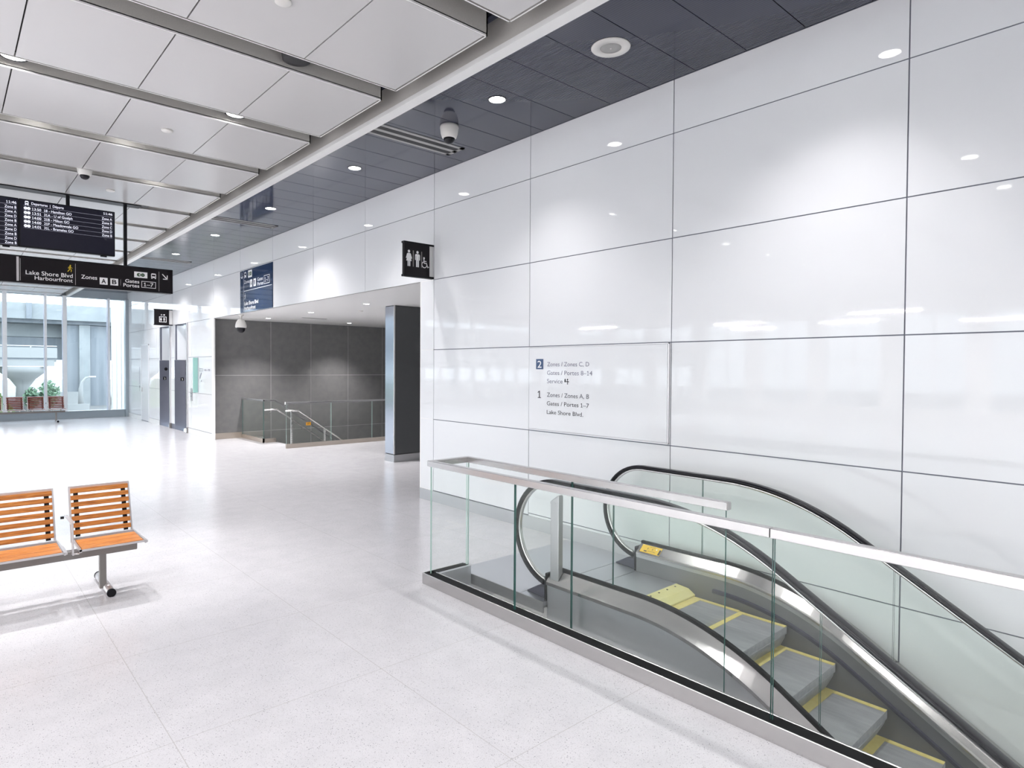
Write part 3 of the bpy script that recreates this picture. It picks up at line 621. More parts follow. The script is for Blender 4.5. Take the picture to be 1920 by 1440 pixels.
# newel ends: dark end plates and the rubber boots where the handrails go in
for xa, xb, x in ((3.655, 3.845, 3.75), (4.855, 5.17, 4.95)):
    m = MB(); m.box(xa, xb, 3.53, 3.555, 0.0, 0.17); m.box(min(xa + 0.02, x - 0.03), max(xa + 0.17, x + 0.03) if x < 4 else x + 0.08, 3.53, 3.565, 0.15, 0.225); m.build('end_plate', 'blackrub', esc, False, 0.01, 3)
    m = MB(); m.prism([(x - 0.06, 3.555, 0.0), (x - 0.06, 3.555, 0.10), (x - 0.05, 3.68, 0.085), (x - 0.035, 3.83, 0.0)], [(x + 0.06, 3.555, 0.0), (x + 0.06, 3.555, 0.10), (x + 0.05, 3.68, 0.085), (x + 0.035, 3.83, 0.0)]); m.build('handrail_inlet', 'brush', esc, False, 0.015, 3)
# floor plate and comb
m = MB()
for ya, yb in ((4.66, 3.819), (3.813, 3.536), (3.53, 3.09)): m.box(3.64 if ya > 3.6 else 3.845, 5.185 if ya > 3.6 else 4.856, yb, ya, -0.03, 0.001)
m.build('floor_plate', 'plate', esc)
m = MB(); m.box(3.632, 3.645, 3.54, 4.50, -0.09, 0.002); m.box(3.645, 5.185, 3.56, 4.655, -0.06, -0.03); m.build('plate_frame', 'steel_d', esc)
m = MB(); m.prism([(3.862, 3.09, 0.004), (3.862, 3.09, -0.03), (3.862, 2.905, -0.055), (3.862, 2.905, -0.045), (3.862, 2.97, -0.006)], [(4.842, 3.09, 0.004), (4.842, 3.09, -0.03), (4.842, 2.905, -0.055), (4.842, 2.905, -0.045), (4.842, 2.97, -0.006)])
comb = m.build('comb_plate', 'comb', esc)
for k in range(8): m = MB(); m.lathe([(0.0085, 0.0), (0.0085, 0.0022), (0.0005, 0.0025)], (3.93 + 0.12 * k, 3.055, 0.002), 10); m.build('screw', 'dark', comb)
# steps
TF = [(2.50, -0.062), (2.125, -0.068)]; 
yy, zz = 1.775, -0.232
while yy > -4.2: TF.append((yy, zz)); yy -= 0.334; zz -= 0.1985
st_mesh = None; bd_mesh = None
for k, (yf, zt) in enumerate(TF):
    if st_mesh is None:
        m = MB(); n = 106; px = (4.838 - 3.862) / n
        m.box(3.862, 4.838, 0.012, 0.415, -0.03, -0.008); m.box(3.862, 4.838, 0.0, 0.03, -0.06, -0.008)
        rz = [(0.012, -0.04), (0.018, -0.09), (0.045, -0.15), (0.08, -0.22)]
        for (a, c), (d, e) in zip(rz, rz[1:]): m.poly([(3.862, a, c), (4.838, a, c), (4.838, d, e), (3.862, d, e)])
        for i in range(n):
            x = 3.862 + px * i; m.box(x, x + px * 0.5, -0.001, 0.415, -0.012, 0.0)
            m.box(x, x + px * 0.5, -0.002, 0.012, -0.05, -0.012); m.sweep([[(x, a - 0.006, c), (x + px * 0.5, a - 0.006, c), (x + px * 0.5, a + 0.01, c), (x, a + 0.01, c)] for a, c in rz], 0, False, False)
        so = m.build('step', 'tread', esc); st_mesh = so.data
        m = MB(); m.box(4.800, 4.8385, 0.0, 0.41, -0.01, 0.0025); m.box(3.8615, 3.900, 0.0, 0.41, -0.01, 0.0025); m.box(3.90, 4.80, 0.333, 0.41, -0.01, 0.0025)
        bo = m.build('yellow_border', 'yellow', so); bd_mesh = bo.data
    else:
        so = bpy.data.objects.new('step', st_mesh); C.objects.link(so); so.parent = esc
        bo = bpy.data.objects.new('yellow_border', bd_mesh); C.objects.link(bo); bo.parent = so
    so.location = V((0, yf, zt)) - WL[esc.name]
# safety sticker on the far inner deck
sl_ = V((4.93, 0, 0.247)) - V((4.868, 0, 0.193)); u_ = sl_.normalized(); pl = Plane((4.868, 0, 0.193), (0, -1, 0), u_, (-u_.z, 0, u_.x))
m = MB(); rect(m, pl, -3.50, -3.29, 0.0, 0.082, 0, 0.002)
rect(m, pl, -3.31, -3.292, 0.004, 0.06, 1, 0.003); text(m, pl, 'CAUTION', -3.42, -3.36, 0.066, 0.008, 1, 0.003)
man(m, pl, -3.43, 0.036, 0.022, 1, 0.003); man(m, pl, -3.38, 0.036, 0.022, 1, 0.003); rect(m, pl, -3.46, -3.43, 0.012, 0.022, 1, 0.003); text(m, pl, 'HOLD HANDRAIL', -3.42, -3.34, 0.018, 0.008, 1, 0.003)
disc(m, pl, -3.34, 0.055, 0.007, 2, 0.003)
m.build('safety_sticker', ['stick', 'inkd', 'signw'], esc)
# stainless bollard on the near outer deck
t = thing('steel_bollard', 'slanted top stainless steel bollard beside the near black handrail', 'bollard', (3.7, 3.47, 0.17))
m = MB(); m.prism([(3.675, 3.505, 0.188), (3.675, 3.415, 0.188), (3.675, 3.415, 0.87), (3.675, 3.43, 0.875), (3.675, 3.505, 0.82)], [(3.728, 3.505, 0.246), (3.728, 3.415, 0.246), (3.728, 3.415, 0.87), (3.728, 3.43, 0.875), (3.728, 3.505, 0.82)]); m.build('shaft', 'steel_d', t, False, 0.006)
m = MB(); m.box(3.674, 3.729, 3.45, 3.507, 0.80, 0.815); m.build('slanted_cap', 'steel_d', t)

# ------------------------------------------------------------------ wall directory
t = thing('wall_directory', 'white glass directory panel listing zones and gates on the white wall', 'directory sign', (5.19, 4.36, 1.66))
m = MB(); m.box(5.185, 5.199, 3.43, 5.306, 1.185, 2.125); m.build('panel', 'panel', t)
m = MB(); m.box(5.183, 5.2, 3.412, 3.424, 1.172, 2.137); m.box(5.183, 5.2, 3.412, 5.315, 1.172, 1.180); m.box(5.183, 5.2, 3.412, 5.315, 2.129, 2.137); m.build('frame', 'alu_l', t)
pl = on_wall(5.185); m = MB()
rect(m, pl, -5.19, -5.073, 1.877, 1.995, 0); text(m, pl, '2', -5.165, -5.10, 1.895, 0.078, 1, 0.004, 0.005)
m.build('number_tile', ['teal', 'signw'], t)
m = MB()
text(m, pl, 'Zones / Zones C, D', -5.012, -4.393, 1.911, 0.047, 1); text(m, pl, 'Gates / Portes 8\u201314', -5.012, -4.349, 1.8145, 0.047, 1); text(m, pl, 'Service', -5.012, -4.774, 1.720, 0.047, 1)
rect(m, pl, -4.745, -4.725, 1.735, 1.760, 2); disc(m, pl, -4.735, 1.765, 0.009, 2); stroke(m, pl, [(-4.70, 1.715), (-4.70, 1.765)], 0.008, 2); stroke(m, pl, [(-4.718, 1.742), (-4.682, 1.742)], 0.008, 2); disc(m, pl, -4.70, 1.765, 0.009, 2)
text(m, pl, '1', -5.159, -5.107, 1.546, 0.083, 2)
text(m, pl, 'Zones / Zones A, B', -5.012, -4.392, 1.5645, 0.047, 0); text(m, pl, 'Gates / Portes 1\u20137', -5.012, -4.391, 1.468, 0.045, 2); text(m, pl, 'Lake Shore Blvd.', -5.012, -4.471, 1.370, 0.044, 2)
m.build('lettering', ['ink', 'inkl', 'inkd'], t)

# ------------------------------------------------------------------ hanging signs
YH = 10.85
t = thing('hanging_sign', 'long black hanging sign to Lake Shore Blvd, zones and gates below the screens', 'sign', (1.6, YH, 3.03))
m = MB(); m.box(-1.55, 2.726, YH, YH + 0.12, 3.045, 3.392); m.build('sign_panel', 'signb', t)
m = MB(); m.box(-1.55, 2.727, YH - 0.012, YH + 0.13, 3.388, 3.404); m.box(-1.55, 2.727, YH - 0.012, YH + 0.13, 3.031, 3.047); m.box(2.722, 2.728, YH - 0.012, YH + 0.13, 3.04, 3.395); m.build('frame', 'black', t)
for x in (2.085, -0.1, -1.2):
    m = MB(); m.box(x - 0.022, x + 0.022, YH + 0.04, YH + 0.084, 3.40, 4.35); m.build('post', 'black', t)
m = MB(); m.box(-1.6, 2.3, YH + 0.02, YH + 0.22, 4.336, 4.42); m.box(2.3, 2.42, YH + 0.06, YH + 0.2, 4.36, 4.40); m.build('ceiling_rail', 'black', t)
m = MB(); m.box(0.755, 0.782, YH - 0.004, YH, 3.052, 3.385); m.build('joint_strip', 'alu_l', t)
pl = facing_hall(YH); m = MB()
rect(m, pl, 0.795, 0.799, 3.06, 3.365, 1); rect(m, pl, 1.4355, 1.4395, 3.055, 3.36, 1); rect(m, pl, 2.0085, 2.0115, 3.10, 3.19, 1); rect(m, pl, 2.5315, 2.5355, 3.055, 3.36, 1)
text(m, pl, 'Lake Shore Blvd', 0.857, 1.404, 3.153, 0.056, 0, 0.003, 0.005); text(m, pl, 'Harbourfront', 0.958, 1.404, 3.087, 0.052, 0, 0.003, 0.005)
text(m, pl, 'Zones', 1.507, 1.706, 3.155, 0.056, 0, 0.003, 0.005)
for s_, a in (('A', 1.738), ('B', 1.875)): rect(m, pl, a, a + 0.102, 3.092, 3.194, 0, 0.002); text(m, pl, s_, a + 0.022, a + 0.080, 3.112, 0.062, 2, 0.004, 0.02)
text(m, pl, 'Gates', 2.07, 2.26, 3.152, 0.05, 0, 0.003, 0.01); text(m, pl, 'Portes', 2.045, 2.26, 3.087, 0.05, 0, 0.003, 0.01)
frame(m, pl, 2.289, 2.489, 3.092, 3.192, 0.007, 0, 0.003); text(m, pl, '1\u20137', 2.322, 2.455, 3.115, 0.056, 0, 0.003, 0.005)
go_mark(m, pl, 2.191, 2.371, 3.239, 3.329, 0, 3, 0.003); bus(m, pl, 2.42, 2.496, 3.241, 3.324, 0, 2, 0.003)
stroke(m, pl, [(2.585, 3.322), (2.65, 3.252)], 0.014, 0, 0.003); stroke(m, pl, [(2.652, 3.305), (2.652, 3.250), (2.597, 3.250)], 0.014, 0, 0.003)
walker(m, pl, 1.372, 3.241, 0.097, 4, 0.003); m.build('lettering', ['signw', 'alu_l', 'signb', 'signg', 'signy'], t)

def screen(x0, x1, label, draw):
    t = thing('departure_screen', label, 'screen', ((x0 + x1) / 2, YH, 3.52), 'departure screens above the hanging sign')
    m = MB(); m.box(x0, x1, YH - 0.05, YH + 0.03, 3.517, 4.177); m.build('bezel', 'black', t, False, 0.006)
    pl = facing_hall(YH - 0.05); m = MB(); rect(m, pl, x0 + 0.014, x1 - 0.014, 3.535, 4.163, 0, 0.001); m.build('display', 'screen', t)
    m = MB(); draw(m, pl); m.build('lit_text', ['pixel', 'pline', 'screen'], t)
    m = MB(); xm = (x0 + x1) / 2; m.box(xm - 0.022, xm + 0.022, YH + 0.04, YH + 0.084, 4.0, 4.335); m.box(xm - 0.2, xm + 0.2, YH + 0.02, YH + 0.08, 3.7, 4.0); m.build('mount', 'black', t)
    m = MB(); m.box(x1 - 0.18, x1 - 0.1, YH - 0.02, YH + 0.02, 3.500, 3.52); m.build('sensor_bump', 'black', t)
def right_rows(m, pl):
    bus(m, pl, 0.849, 0.893, 4.095, 4.152, 0, 2); text(m, pl, 'Departures  |  D\u00e9parts', 0.923, 1.296, 4.110, 0.034, 0, 0.002, 0.005); text(m, pl, '11:46', 1.783, 1.897, 4.116, 0.032, 0, 0.002, 0.005)
    rect(m, pl, 0.835, 1.895, 4.089, 4.092, 1)
    R = [('13:50', '18 - Hamilton GO', 1.389, 'A'), ('13:51', '31A - U of Guelph', 1.40, 'B'), ('14:00', '21B - Milton GO', 1.362, 'C'), ('14:00', '21P - Meadowvale GO', 1.468, 'D'), ('14:01', '31L - Bramalea GO', 1.412, 'B')]
    for k, (tm, ds, x1, zn) in enumerate(R):
        z = 4.036 - 0.0605 * k
        disc(m, pl, 0.857, z + 0.018, 0.020, 0); disc(m, pl, 0.893, z + 0.018, 0.020, 0); rect(m, pl, 0.852, 0.858, z + 0.012, z + 0.024, 2, 0.003); rect(m, pl, 0.886, 0.900, z + 0.016, z + 0.020, 2, 0.003)
        text(m, pl, tm, 0.93, 1.033, z, 0.034, 0, 0.002, 0.005); text(m, pl, ds, 1.066, x1, z, 0.034, 0, 0.002, 0.005); text(m, pl, 'Zone ' + zn, 1.762, 1.892, z + 0.003, 0.034, 0, 0.002, 0.005)
        rect(m, pl, 0.835, 1.893, z - 0.012, z - 0.0095, 1)
def left_rows(m, pl):
    text(m, pl, '11:46', 0.646, 0.757, 4.092, 0.034, 0, 0.002, 0.005); rect(m, pl, -0.33, 0.76, 4.078, 4.081, 1)
    for k, zn in enumerate('BADBADBDB'):
        z = 4.028 - 0.0605 * k; text(m, pl, 'Zone ' + zn, 0.628, 0.757, z, 0.034, 0, 0.002, 0.005); rect(m, pl, -0.33, 0.76, z - 0.013, z - 0.0105, 1)
screen(0.785, 1.93, 'departures screen on the right, listing five bus trips with zones', right_rows)
screen(-0.37, 0.783, 'departures screen at the left edge, only a column of zones in view', left_rows)

# blade signs fixed to the wall
def blade(name, y, x0, x1, xp, z0, z1, label, draw):
    t = thing(name, label, 'sign', (xp, y, z0))
    m = MB(); m.box(x0, xp, y, y + 0.05, z0 + 0.02, z1 - 0.02); m.build('face', 'signb', t)
    m = MB(); m.box(x0 - 0.01, x1, y - 0.008, y + 0.058, z1 - 0.025, z1); m.build('top_rail', 'black', t); m = MB(); m.box(x0 - 0.01, x1, y - 0.008, y + 0.058, z0, z0 + 0.028); m.build('bottom_rail', 'black', t)
    m = MB(); m.box(xp + 0.004, x1 - 0.004, y + 0.005, y + 0.045, z0 + 0.028, z1 - 0.025); m.build('white_edge', 'rim', t)
    m = MB(); draw(m, facing_hall(y)); m.build('pictogram', ['signw', 'alu', 'signb'], t)
def wash(m, pl):
    woman(m, pl, 4.785, 3.27, 0.225, 0); man(m, pl, 4.925, 3.27, 0.225, 0); wheelchair(m, pl, 5.045, 3.27, 0.15, 0)
    rect(m, pl, 4.848, 4.864, 3.27, 3.49, 1); rect(m, pl, 4.986, 5.000, 3.27, 3.49, 1)
blade('washroom_sign', 7.25, 4.712, 5.199, 5.127, 3.130, 3.606, 'black washroom sign with woman, man and wheelchair symbols on the wall edge', wash)
def lift(m, pl):
    frame(m, pl, 4.83, 5.03, 3.20, 3.37, 0.016, 0); woman(m, pl, 4.88, 3.225, 0.12, 0); man(m, pl, 4.965, 3.225, 0.12, 0); 
    shape(m, pl, 4.895, 3.40, 0.045, [(-.5, 0), (.5, 0), (0, 1)], 0); disc(m, pl, 4.895, 3.42, 0.022, 0); disc(m, pl, 4.965, 3.42, 0.022, 0)
blade('elevator_sign', 20.68, 4.70, 5.199, 5.10, 3.11, 3.59, 'small black elevator sign above the two elevator doorways', lift)

# blue wall sign on the header over the alcove
t = thing('blue_wall_sign', 'large blue glass sign with arrow, zones and gates above the alcove', 'sign', (5.19, 13.93, 3.13))
m = MB(); m.box(5.182, 5.199, 12.985, 14.87, 3.13, 4.078); m.build('panel', 'blue', t)
pl = on_wall(5.182); m = MB(); e = 0.003
rect(m, pl, -14.645, -14.625, 3.14, 4.07, 1, e); rect(m, pl, -14.625, -12.995, 3.603, 3.614, 0, e)
stroke(m, pl, [(-14.755, 4.045), (-14.755, 3.91)], 0.016, 0, e, 1.0); stroke(m, pl, [(-14.81, 3.95), (-14.755, 3.903), (-14.70, 3.95)], 0.016, 0, e)
bus(m, pl, -14.60, -14.47, 3.90, 4.04, 0, 2, e); go_mark(m, pl, -14.372, -14.128, 3.89, 4.052, 0, 3, e, 1.0)
text(m, pl, 'Zones', -14.607, -14.275, 3.775, 0.075, 0, e, 0.006)
for s_, a in (('A', -14.252), ('B', -14.038)): rect(m, pl, a, a + 0.145, 3.668, 3.835, 0, e); text(m, pl, s_, a + 0.035, a + 0.11, 3.705, 0.095, 2, e + 0.002, 0.015)
text(m, pl, 'Gates', -13.812, -13.491, 3.76, 0.075, 0, e, 0.006); text(m, pl, 'Portes', -13.80, -13.467, 3.66, 0.075, 0, e, 0.006)
frame(m, pl, -13.431, -13.115, 3.66, 3.843, 0.012, 0, e); text(m, pl, '1\u20137', -13.38, -13.17, 3.705, 0.095, 0, e, 0.005)
walker(m, pl, -14.552, 3.425, 0.135, 0, e); text(m, pl, 'Lake Shore Blvd', -14.60, -13.76, 3.285, 0.08, 0, e, 0.02); text(m, pl, 'Harbourfront', -14.60, -13.92, 3.175, 0.08, 0, e, 0.02)
m.build('lettering', ['signw', 'alu_l', 'blue', 'signg'], t)

# ------------------------------------------------------------------ benches
def make_bench(loc, label, n, wood='wood'):
    t = thing('slatted_bench', label, 'bench', loc, 'slatted seat benches')
    P = 0.56; L = 0.455
    m = MB(); m.box(-P * n + 0.02, 0.245, -0.14, -0.06, 0.322, 0.386); m.box(0.243, 0.248, -0.137, -0.063, 0.326, 0.382, 1); m.build('beam', ['alu', 'blackrub'], t, True, 0.004)
    for x in (0.0, -P * (n - 1) + 0.02):
        m = MB(); m.bar((x, -0.08, 0.03), (x, -0.08, 0.33), 0.05, 0.05, 0, (0, 1, 0)); lg = m.build('leg', 'alu', t, True, 0.004)
        m = MB(); m.tube([(x + 0.03, -0.27, 0.032), (x + 0.03, 0.30, 0.032)], 0.031, 16); m.build('foot', 'alu_l', lg, True)
        m = MB(); m.tube([(x + 0.03, -0.285, 0.032), (x + 0.03, -0.262, 0.032)], 0.034, 16); m.tube([(x + 0.03, 0.29, 0.032), (x + 0.03, 0.31, 0.032)], 0.034, 16); m.build('foot_cap', 'blackrub', lg, True)
    def back_pt(x, s, d=0.0):      # s along the back from the seat up, d in front of it
        y0, z0, y1, z1 = 0.085, 0.43, 0.235, 0.845; L_ = math.hypot(y1 - y0, z1 - z0); c, sn = (y1 - y0) / L_, (z1 - z0) / L_
        return (x, y0 + c * s - sn * d, z0 + sn * s + c * d)
    for k in range(n):
        xr = 0.255 - P * k; xl = xr - L
        m = MB(); s1 = 0.441
        for x in (xl + 0.006, xr - 0.006): m.bar(back_pt(x, -0.02), back_pt(x, s1), 0.016, 0.022, 0, (0, 1, 0))
        m.bar(back_pt(xl, s1), back_pt(xr, s1), 0.016, 0.024, 0)
        bk = m.build('backrest', 'alu_l', t, True)
        for x in (xl + 0.05, xr - 0.05):
            q = MB(); q.bar(back_pt(x, 0.02, 0.008), back_pt(x, 0.425, 0.008), 0.034, 0.010, 0, (0, 1, 0)); q.build('dark_strap', 'blackrub', bk, True)
        for j in range(7):
            s_ = 0.055 + 0.0585 * j; q = MB()
            a, c = s_ - 0.019, s_ + 0.019
            fr_ = [back_pt(xl + 0.012, a, 0.030), back_pt(xr - 0.012, a, 0.030), back_pt(xr - 0.012, c, 0.030), back_pt(xl + 0.012, c, 0.030)]
            bk_ = [back_pt(xl + 0.012, a, 0.013), back_pt(xr - 0.012, a, 0.013), back_pt(xr - 0.012, c, 0.013), back_pt(xl + 0.012, c, 0.013)]
            q.prism(fr_, bk_); q.build('back_slat', wood, bk, True, 0.003)
        m = MB(); m.box(xl, xr + 0.005, -0.375, -0.36, 0.432, 0.446); m.box(xl, xl + 0.014, -0.375, 0.085, 0.424, 0.446); m.box(xr + 0.002, xr + 0.016, -0.375, 0.085, 0.424, 0.446); m.box(xl, xr, 0.06, 0.085, 0.424, 0.446)
        m.box(xl + 0.1, xl + 0.13, -0.15, 0.06, 0.384, 0.43); m.box(xr - 0.13, xr - 0.1, -0.15, 0.06, 0.384, 0.43); m.box(xr + 0.012, xr + 0.03, -0.34, -0.10, 0.420, 0.435)
        se = m.build('seat', 'alu_l', t, True)
        for y0, y1 in ((-0.350, -0.245), (-0.235, -0.130), (-0.120, -0.015)): q = MB(); q.box(xl + 0.018, xr - 0.006, y0, y1, 0.43, 0.449); q.build('seat_slat', wood, se, True, 0.003)
        m = MB(); xa = xl - 0.035; m.bar((xa, -0.29, 0.395), (xa, -0.27, 0.645), 0.012, 0.045, 0, (0, 1, 0)); m.bar((xa, -0.295, 0.648), (xa, 0.03, 0.648), 0.03, 0.005); m.bar((xa, 0.02, 0.648), (xa, 0.14, 0.63), 0.012, 0.018); m.bar((xa, -0.28, 0.40), (xl + 0.01, -0.28, 0.40), 0.04, 0.005); m.bar((xa - 0.02, 0.02, 0.64), (xa - 0.045, 0.02, 0.64), 0.02, 0.02, 1); m.build('armrest', ['alu_l', 'blackrub'], t, True, 0.002)
    return t
make_bench((0.985, 6.175, 0), 'near bench with orange wood slats and grey metal frame on the open floor', 3)
make_bench((2.80, 25.52, 0), 'far bench with reddish wood slats standing in front of the big windows', 6, 'wood_red')

# ------------------------------------------------------------------ stairs in the alcove with their glass guards
t = thing('staircase', 'dark stairs going down in the alcove behind the glass guards', 'staircase', (8, 14.8, -2))
m = MB()
for k in range(16): m.box(6.28 + 0.285 * k, 6.28 + 0.285 * (k + 1) + 0.02, 14.14, 15.5, -0.175 * (k + 1) - 0.2, -0.175 * (k + 1))
m.build('flight', 'dstone', t)
m = MB()
for k in range(16): m.box(6.275 + 0.285 * k, 6.315 + 0.285 * k, 14.16, 15.48, -0.175 * k - 0.03, -0.175 * k + 0.002)
m.build('nosing', 'steel_d', t)
t = thing('stair_guard', 'glass guard with steel cap along the front edge of the stairs', 'guardrail', (7.5, 14.1, 0))
m = MB(); m.box(5.945, 12.0, 14.085, 14.12, 0, 0.10); m.build('base_channel', 'steel_w', t)
for x0, x1 in ((5.95, 7.07), (7.08, 8.20), (8.21, 9.33), (9.34, 10.46), (10.47, 11.99)): m = MB(); m.box(x0 + 0.004, x1 - 0.004, 14.095, 14.107, 0.05, 1.04, 0, [1, 1, 0, 1, 0, 1]); m.build('glass_pane', ['glass', 'edge_l'], t)
m = MB(); m.box(5.93, 12.0, 14.08, 14.122, 1.03, 1.07); m.build('top_rail', 'steel_d', t, False, 0.003)
m = MB(); m.box(5.925, 5.932, 14.078, 14.124, 1.02, 1.078); m.build('end_cap', 'rim', t)
t = thing('stair_guard', 'glass guard with corner at the back of the stairs beside the charcoal wall', 'guardrail', (6.0, 16.2, 0))
m = MB(); m.box(5.95, 5.99, 15.5, 16.98, 0, 0.10); m.box(5.95, 6.28, 15.5, 15.53, 0, 0.10); m.build('base_channel', 'steel_w', t)
m = MB(); m.box(5.964, 5.976, 15.53, 16.97, 0.05, 1.04, 0, [1, 1, 1, 0, 1, 0]); m.build('glass_pane', ['eglass', 'edge'], t)
m = MB(); o_ = [(5.98, 0.05), (6.28, 0.05), (8.6, -1.55), (8.6, -0.55), (6.27, 1.04), (5.98, 1.04)]; m.prism([(x, 15.505, z) for x, z in o_], [(x, 15.517, z) for x, z in o_], 0, 1); m.build('glass_pane', ['eglass', 'edge'], t)
m = MB(); m.box(5.948, 5.992, 15.49, 16.98, 1.03, 1.065); m.box(5.95, 6.272, 15.49, 15.53, 1.03, 1.065); m.bar((6.27, 15.51, 1.047), (8.6, 15.51, -0.55), 0.04, 0.035); m.build('top_rail', 'steel_d', t)
def stair_rail(y, z0, label, post):
    t = thing('stair_handrail', label, 'handrail', (6.3, y, z0 - 0.85))
    m = MB(); m.tube([(5.96, y, z0), (6.27, y, z0), (6.30, y, z0 - 0.02), (8.9, y, z0 - 0.02 - 2.6 * 0.688)], 0.019, 10); m.build('rail', 'steel', t)
    m = MB(); 
    for x in (6.12, 6.95, 7.8): z = z0 - max(0, x - 6.28) * 0.688; m.bar((x, y, z - 0.01), (x, y + 0.0, z - 0.07), 0.014, 0.014); m.bar((x, y, z - 0.065), (x, y + (0.07 if not post else -0.04), z - 0.065), 0.014, 0.014)
    m.build('bracket', 'steel', t)
    if post:
        m = MB(); m.box(6.09, 6.125, y - 0.018, y + 0.018, 0.0, z0 - 0.01); m.build('post', 'steel', t); m = MB(); m.box(6.92, 6.955, y - 0.018, y + 0.018, -0.522, z0 - 0.47); m.build('post', 'steel', t)
stair_rail(14.16, 0.868, 'steel handrail on posts behind the front stair guard', True)
stair_rail(15.43, 0.82, 'steel handrail fixed along the rear stair guard', False)
m = MB(); m.box(6.48, 6.60, 14.19, 14.20, 0.50, 0.575, 0); 
for k in range(3): rect(m, facing_hall(14.19), 6.50, 6.57 - 0.015 * k, 0.555 - 0.02 * k, 0.561 - 0.02 * k, 1, 0.002)
tag(m.build('amber_notice', ['amber', 'inkd']), 'small amber notice plate hanging on the stair handrail', 'sign')

# ------------------------------------------------------------------ elevators and wall fittings
def elevator(n, y0, y1, lantern):
    m = MB(); m.box(XW + 0.30, XW + 0.34, y0, y1, 0, 2.08); d = struct(m.build('door_%d' % n, 'steel'))
    y1 = y1 - 0.03
    m = MB(); m.box(XW + 0.001, XW + 0.34, y1, y1 + 0.029, 0, 2.075, 0); m.box(XW + 0.001, XW + 0.34, y1, y1 + 0.029, 2.075, 3.12, 1); m.box(XW + 0.02, XW + 0.065, y1 - 0.004, y1, 2.08, 3.12, 2); m.build('jamb', ['jamb', 'door', 'jamb'], d)
    m = MB(); m.box(XW + 0.065, XW + 0.34, y1 - 0.006, y1 - 0.001, 2.085, 3.10); m.build('transom_glass', 'mull', d)
    m = MB(); m.box(XW + 0.001, XW + 0.34, y0 - 0.03, y0, 0, 3.12); m.build('near_jamb', 'column_l', d)
    m = MB(); m.box(XW - 0.03, XW + 0.03, y0 - 0.06, y0 + 0.02, 0.16, 3.12, 0); m.box(XW - 0.04, XW + 0.03, y0 - 0.07, y0 + 0.02, 0, 0.16, 1); m.build('edge_post', ['alu_l', 'alu'], d)
    m = MB(); m.box(XW + 0.34, XW + 0.40, y0, y1, 2.08, 3.12); m.build('overpanel', 'door', d)
    pl = facing_hall(y1); m = MB(); rect(m, pl, 5.36 - (0.06 if lantern else 0), 5.45 - (0.06 if lantern else 0), 1.45, 1.55, 0, 0.006); a = 5.405 - (0.06 if lantern else 0); text(m, pl, '2', a - 0.02, a + 0.02, 1.47, 0.055, 1, 0.008); m.build('floor_number_plate', ['blackrub', 'signw'], d)
    if lantern: m = MB(); disc(m, pl, 5.382, 1.798, 0.05, 0, 0.006); m.build('hall_lantern', 'blackrub', d)
elevator(2, EL2[0], EL2[1], False); elevator(1, EL1[0], EL1[1], True)
m = MB(); m.box(XW - 0.012, XW + 0.02, 23.65, 24.65, 0.02, 2.6); d = struct(m.build('door_3', 'door'))
m = MB(); m.box(XW - 0.04, XW - 0.012, 24.5, 24.53, 1.0, 1.15); m.build('door_handle', 'steel', d)
m = MB(); m.box(XW - 0.02, XW - 0.002, 23.62, 23.65, 0, 2.63); m.box(XW - 0.02, XW - 0.002, 24.65, 24.68, 0, 2.63); m.box(XW - 0.02, XW - 0.002, 23.62, 24.68, 2.6, 2.63); m.build('door_frame', 'mull', d)
m = MB(); m.box(5.07, 5.186, 18.15, 18.19, 1.18, 2.125, 0); m.box(5.184, 5.199, 18.145, 18.195, 1.18, 2.125, 1)
tag(m.build('glass_partition', ['tealglass', 'spandrel']), 'tall teal glass blade projecting from the white wall by the elevators', 'glass panel')
t = thing('call_panel', 'slim grey elevator call panel on the white wall beside the teal glass', 'call panel', (5.2, 18.74, 1.1))
m = MB(); m.box(5.18, 5.199, 18.68, 18.80, 0.93, 1.28); m.build('plate', 'steel_d', t)
pl = on_wall(5.18); m = MB(); disc(m, pl, -18.74, 1.14, 0.022, 0, 0.004); disc(m, pl, -18.74, 1.06, 0.022, 0, 0.004); m.build('button', 'inkd', t)
pl = on_wall(5.199); m = MB(); frame(m, pl, -18.05, -17.75, 1.76, 1.83, 0.012, 0); text(m, pl, '401 - 700', -17.62, -17.14, 1.765, 0.055, 0); stroke(m, pl, [(-18.0, 1.58), (-17.88, 1.70)], 0.05, 0); disc(m, pl, -17.88, 1.50, 0.025, 0)
tag(m.build('elevator_notice', 'inkl'), 'pale grey printed notice on the white wall right of the teal glass', 'notice')
pl = on_wall(5.199); m = MB(); rect(m, pl, -25.0, -24.96, 1.25, 1.85, 0); disc(m, pl, -24.98, 1.16, 0.05, 1); stroke(m, pl, [(-24.98, 1.15), (-24.98, 1.02)], 0.03, 1)
tag(m.build('door_notice', ['inkl', 'ink']), 'slim vertical notice with a small symbol beside the far grey door', 'notice')

# ------------------------------------------------------------------ outside the far windows
m = MB(); m.box(-60, 60, 27.1, 120, -0.6, -0.3); struct(m.build('ground', 'asphalt'))
m = MB(); m.box(-62, XL - 0.2, -60, 27, -0.6, -0.3); struct(m.build('ground', 'asphalt'))
m = MB(); m.box(5.25, 5.5, 27.15, 30.2, -0.3, 6.5)
for k in range(4): m.box(5.22, 5.25, 27.3 + 0.9 * k, 27.38 + 0.9 * k, -0.3, 6.5)
struct(m.build('wall_exterior', 'white'))
t = thing('highway_overpass', 'long grey concrete highway overpass beyond the windows', 'overpass', (0, 42, 0))
m = MB(); m.box(-60, 60, 40.0, 40.3, 4.30, 5.10); m.build('parapet', 'conc', t)
m = MB(); m.box(-60, 60, 39.9, 40.05, 4.28, 4.66); m.build('girder', 'conc', t)
m = MB(); m.box(-60, 60, 40.3, 52, 4.1, 4.3); m.build('deck', 'conc_d', t)
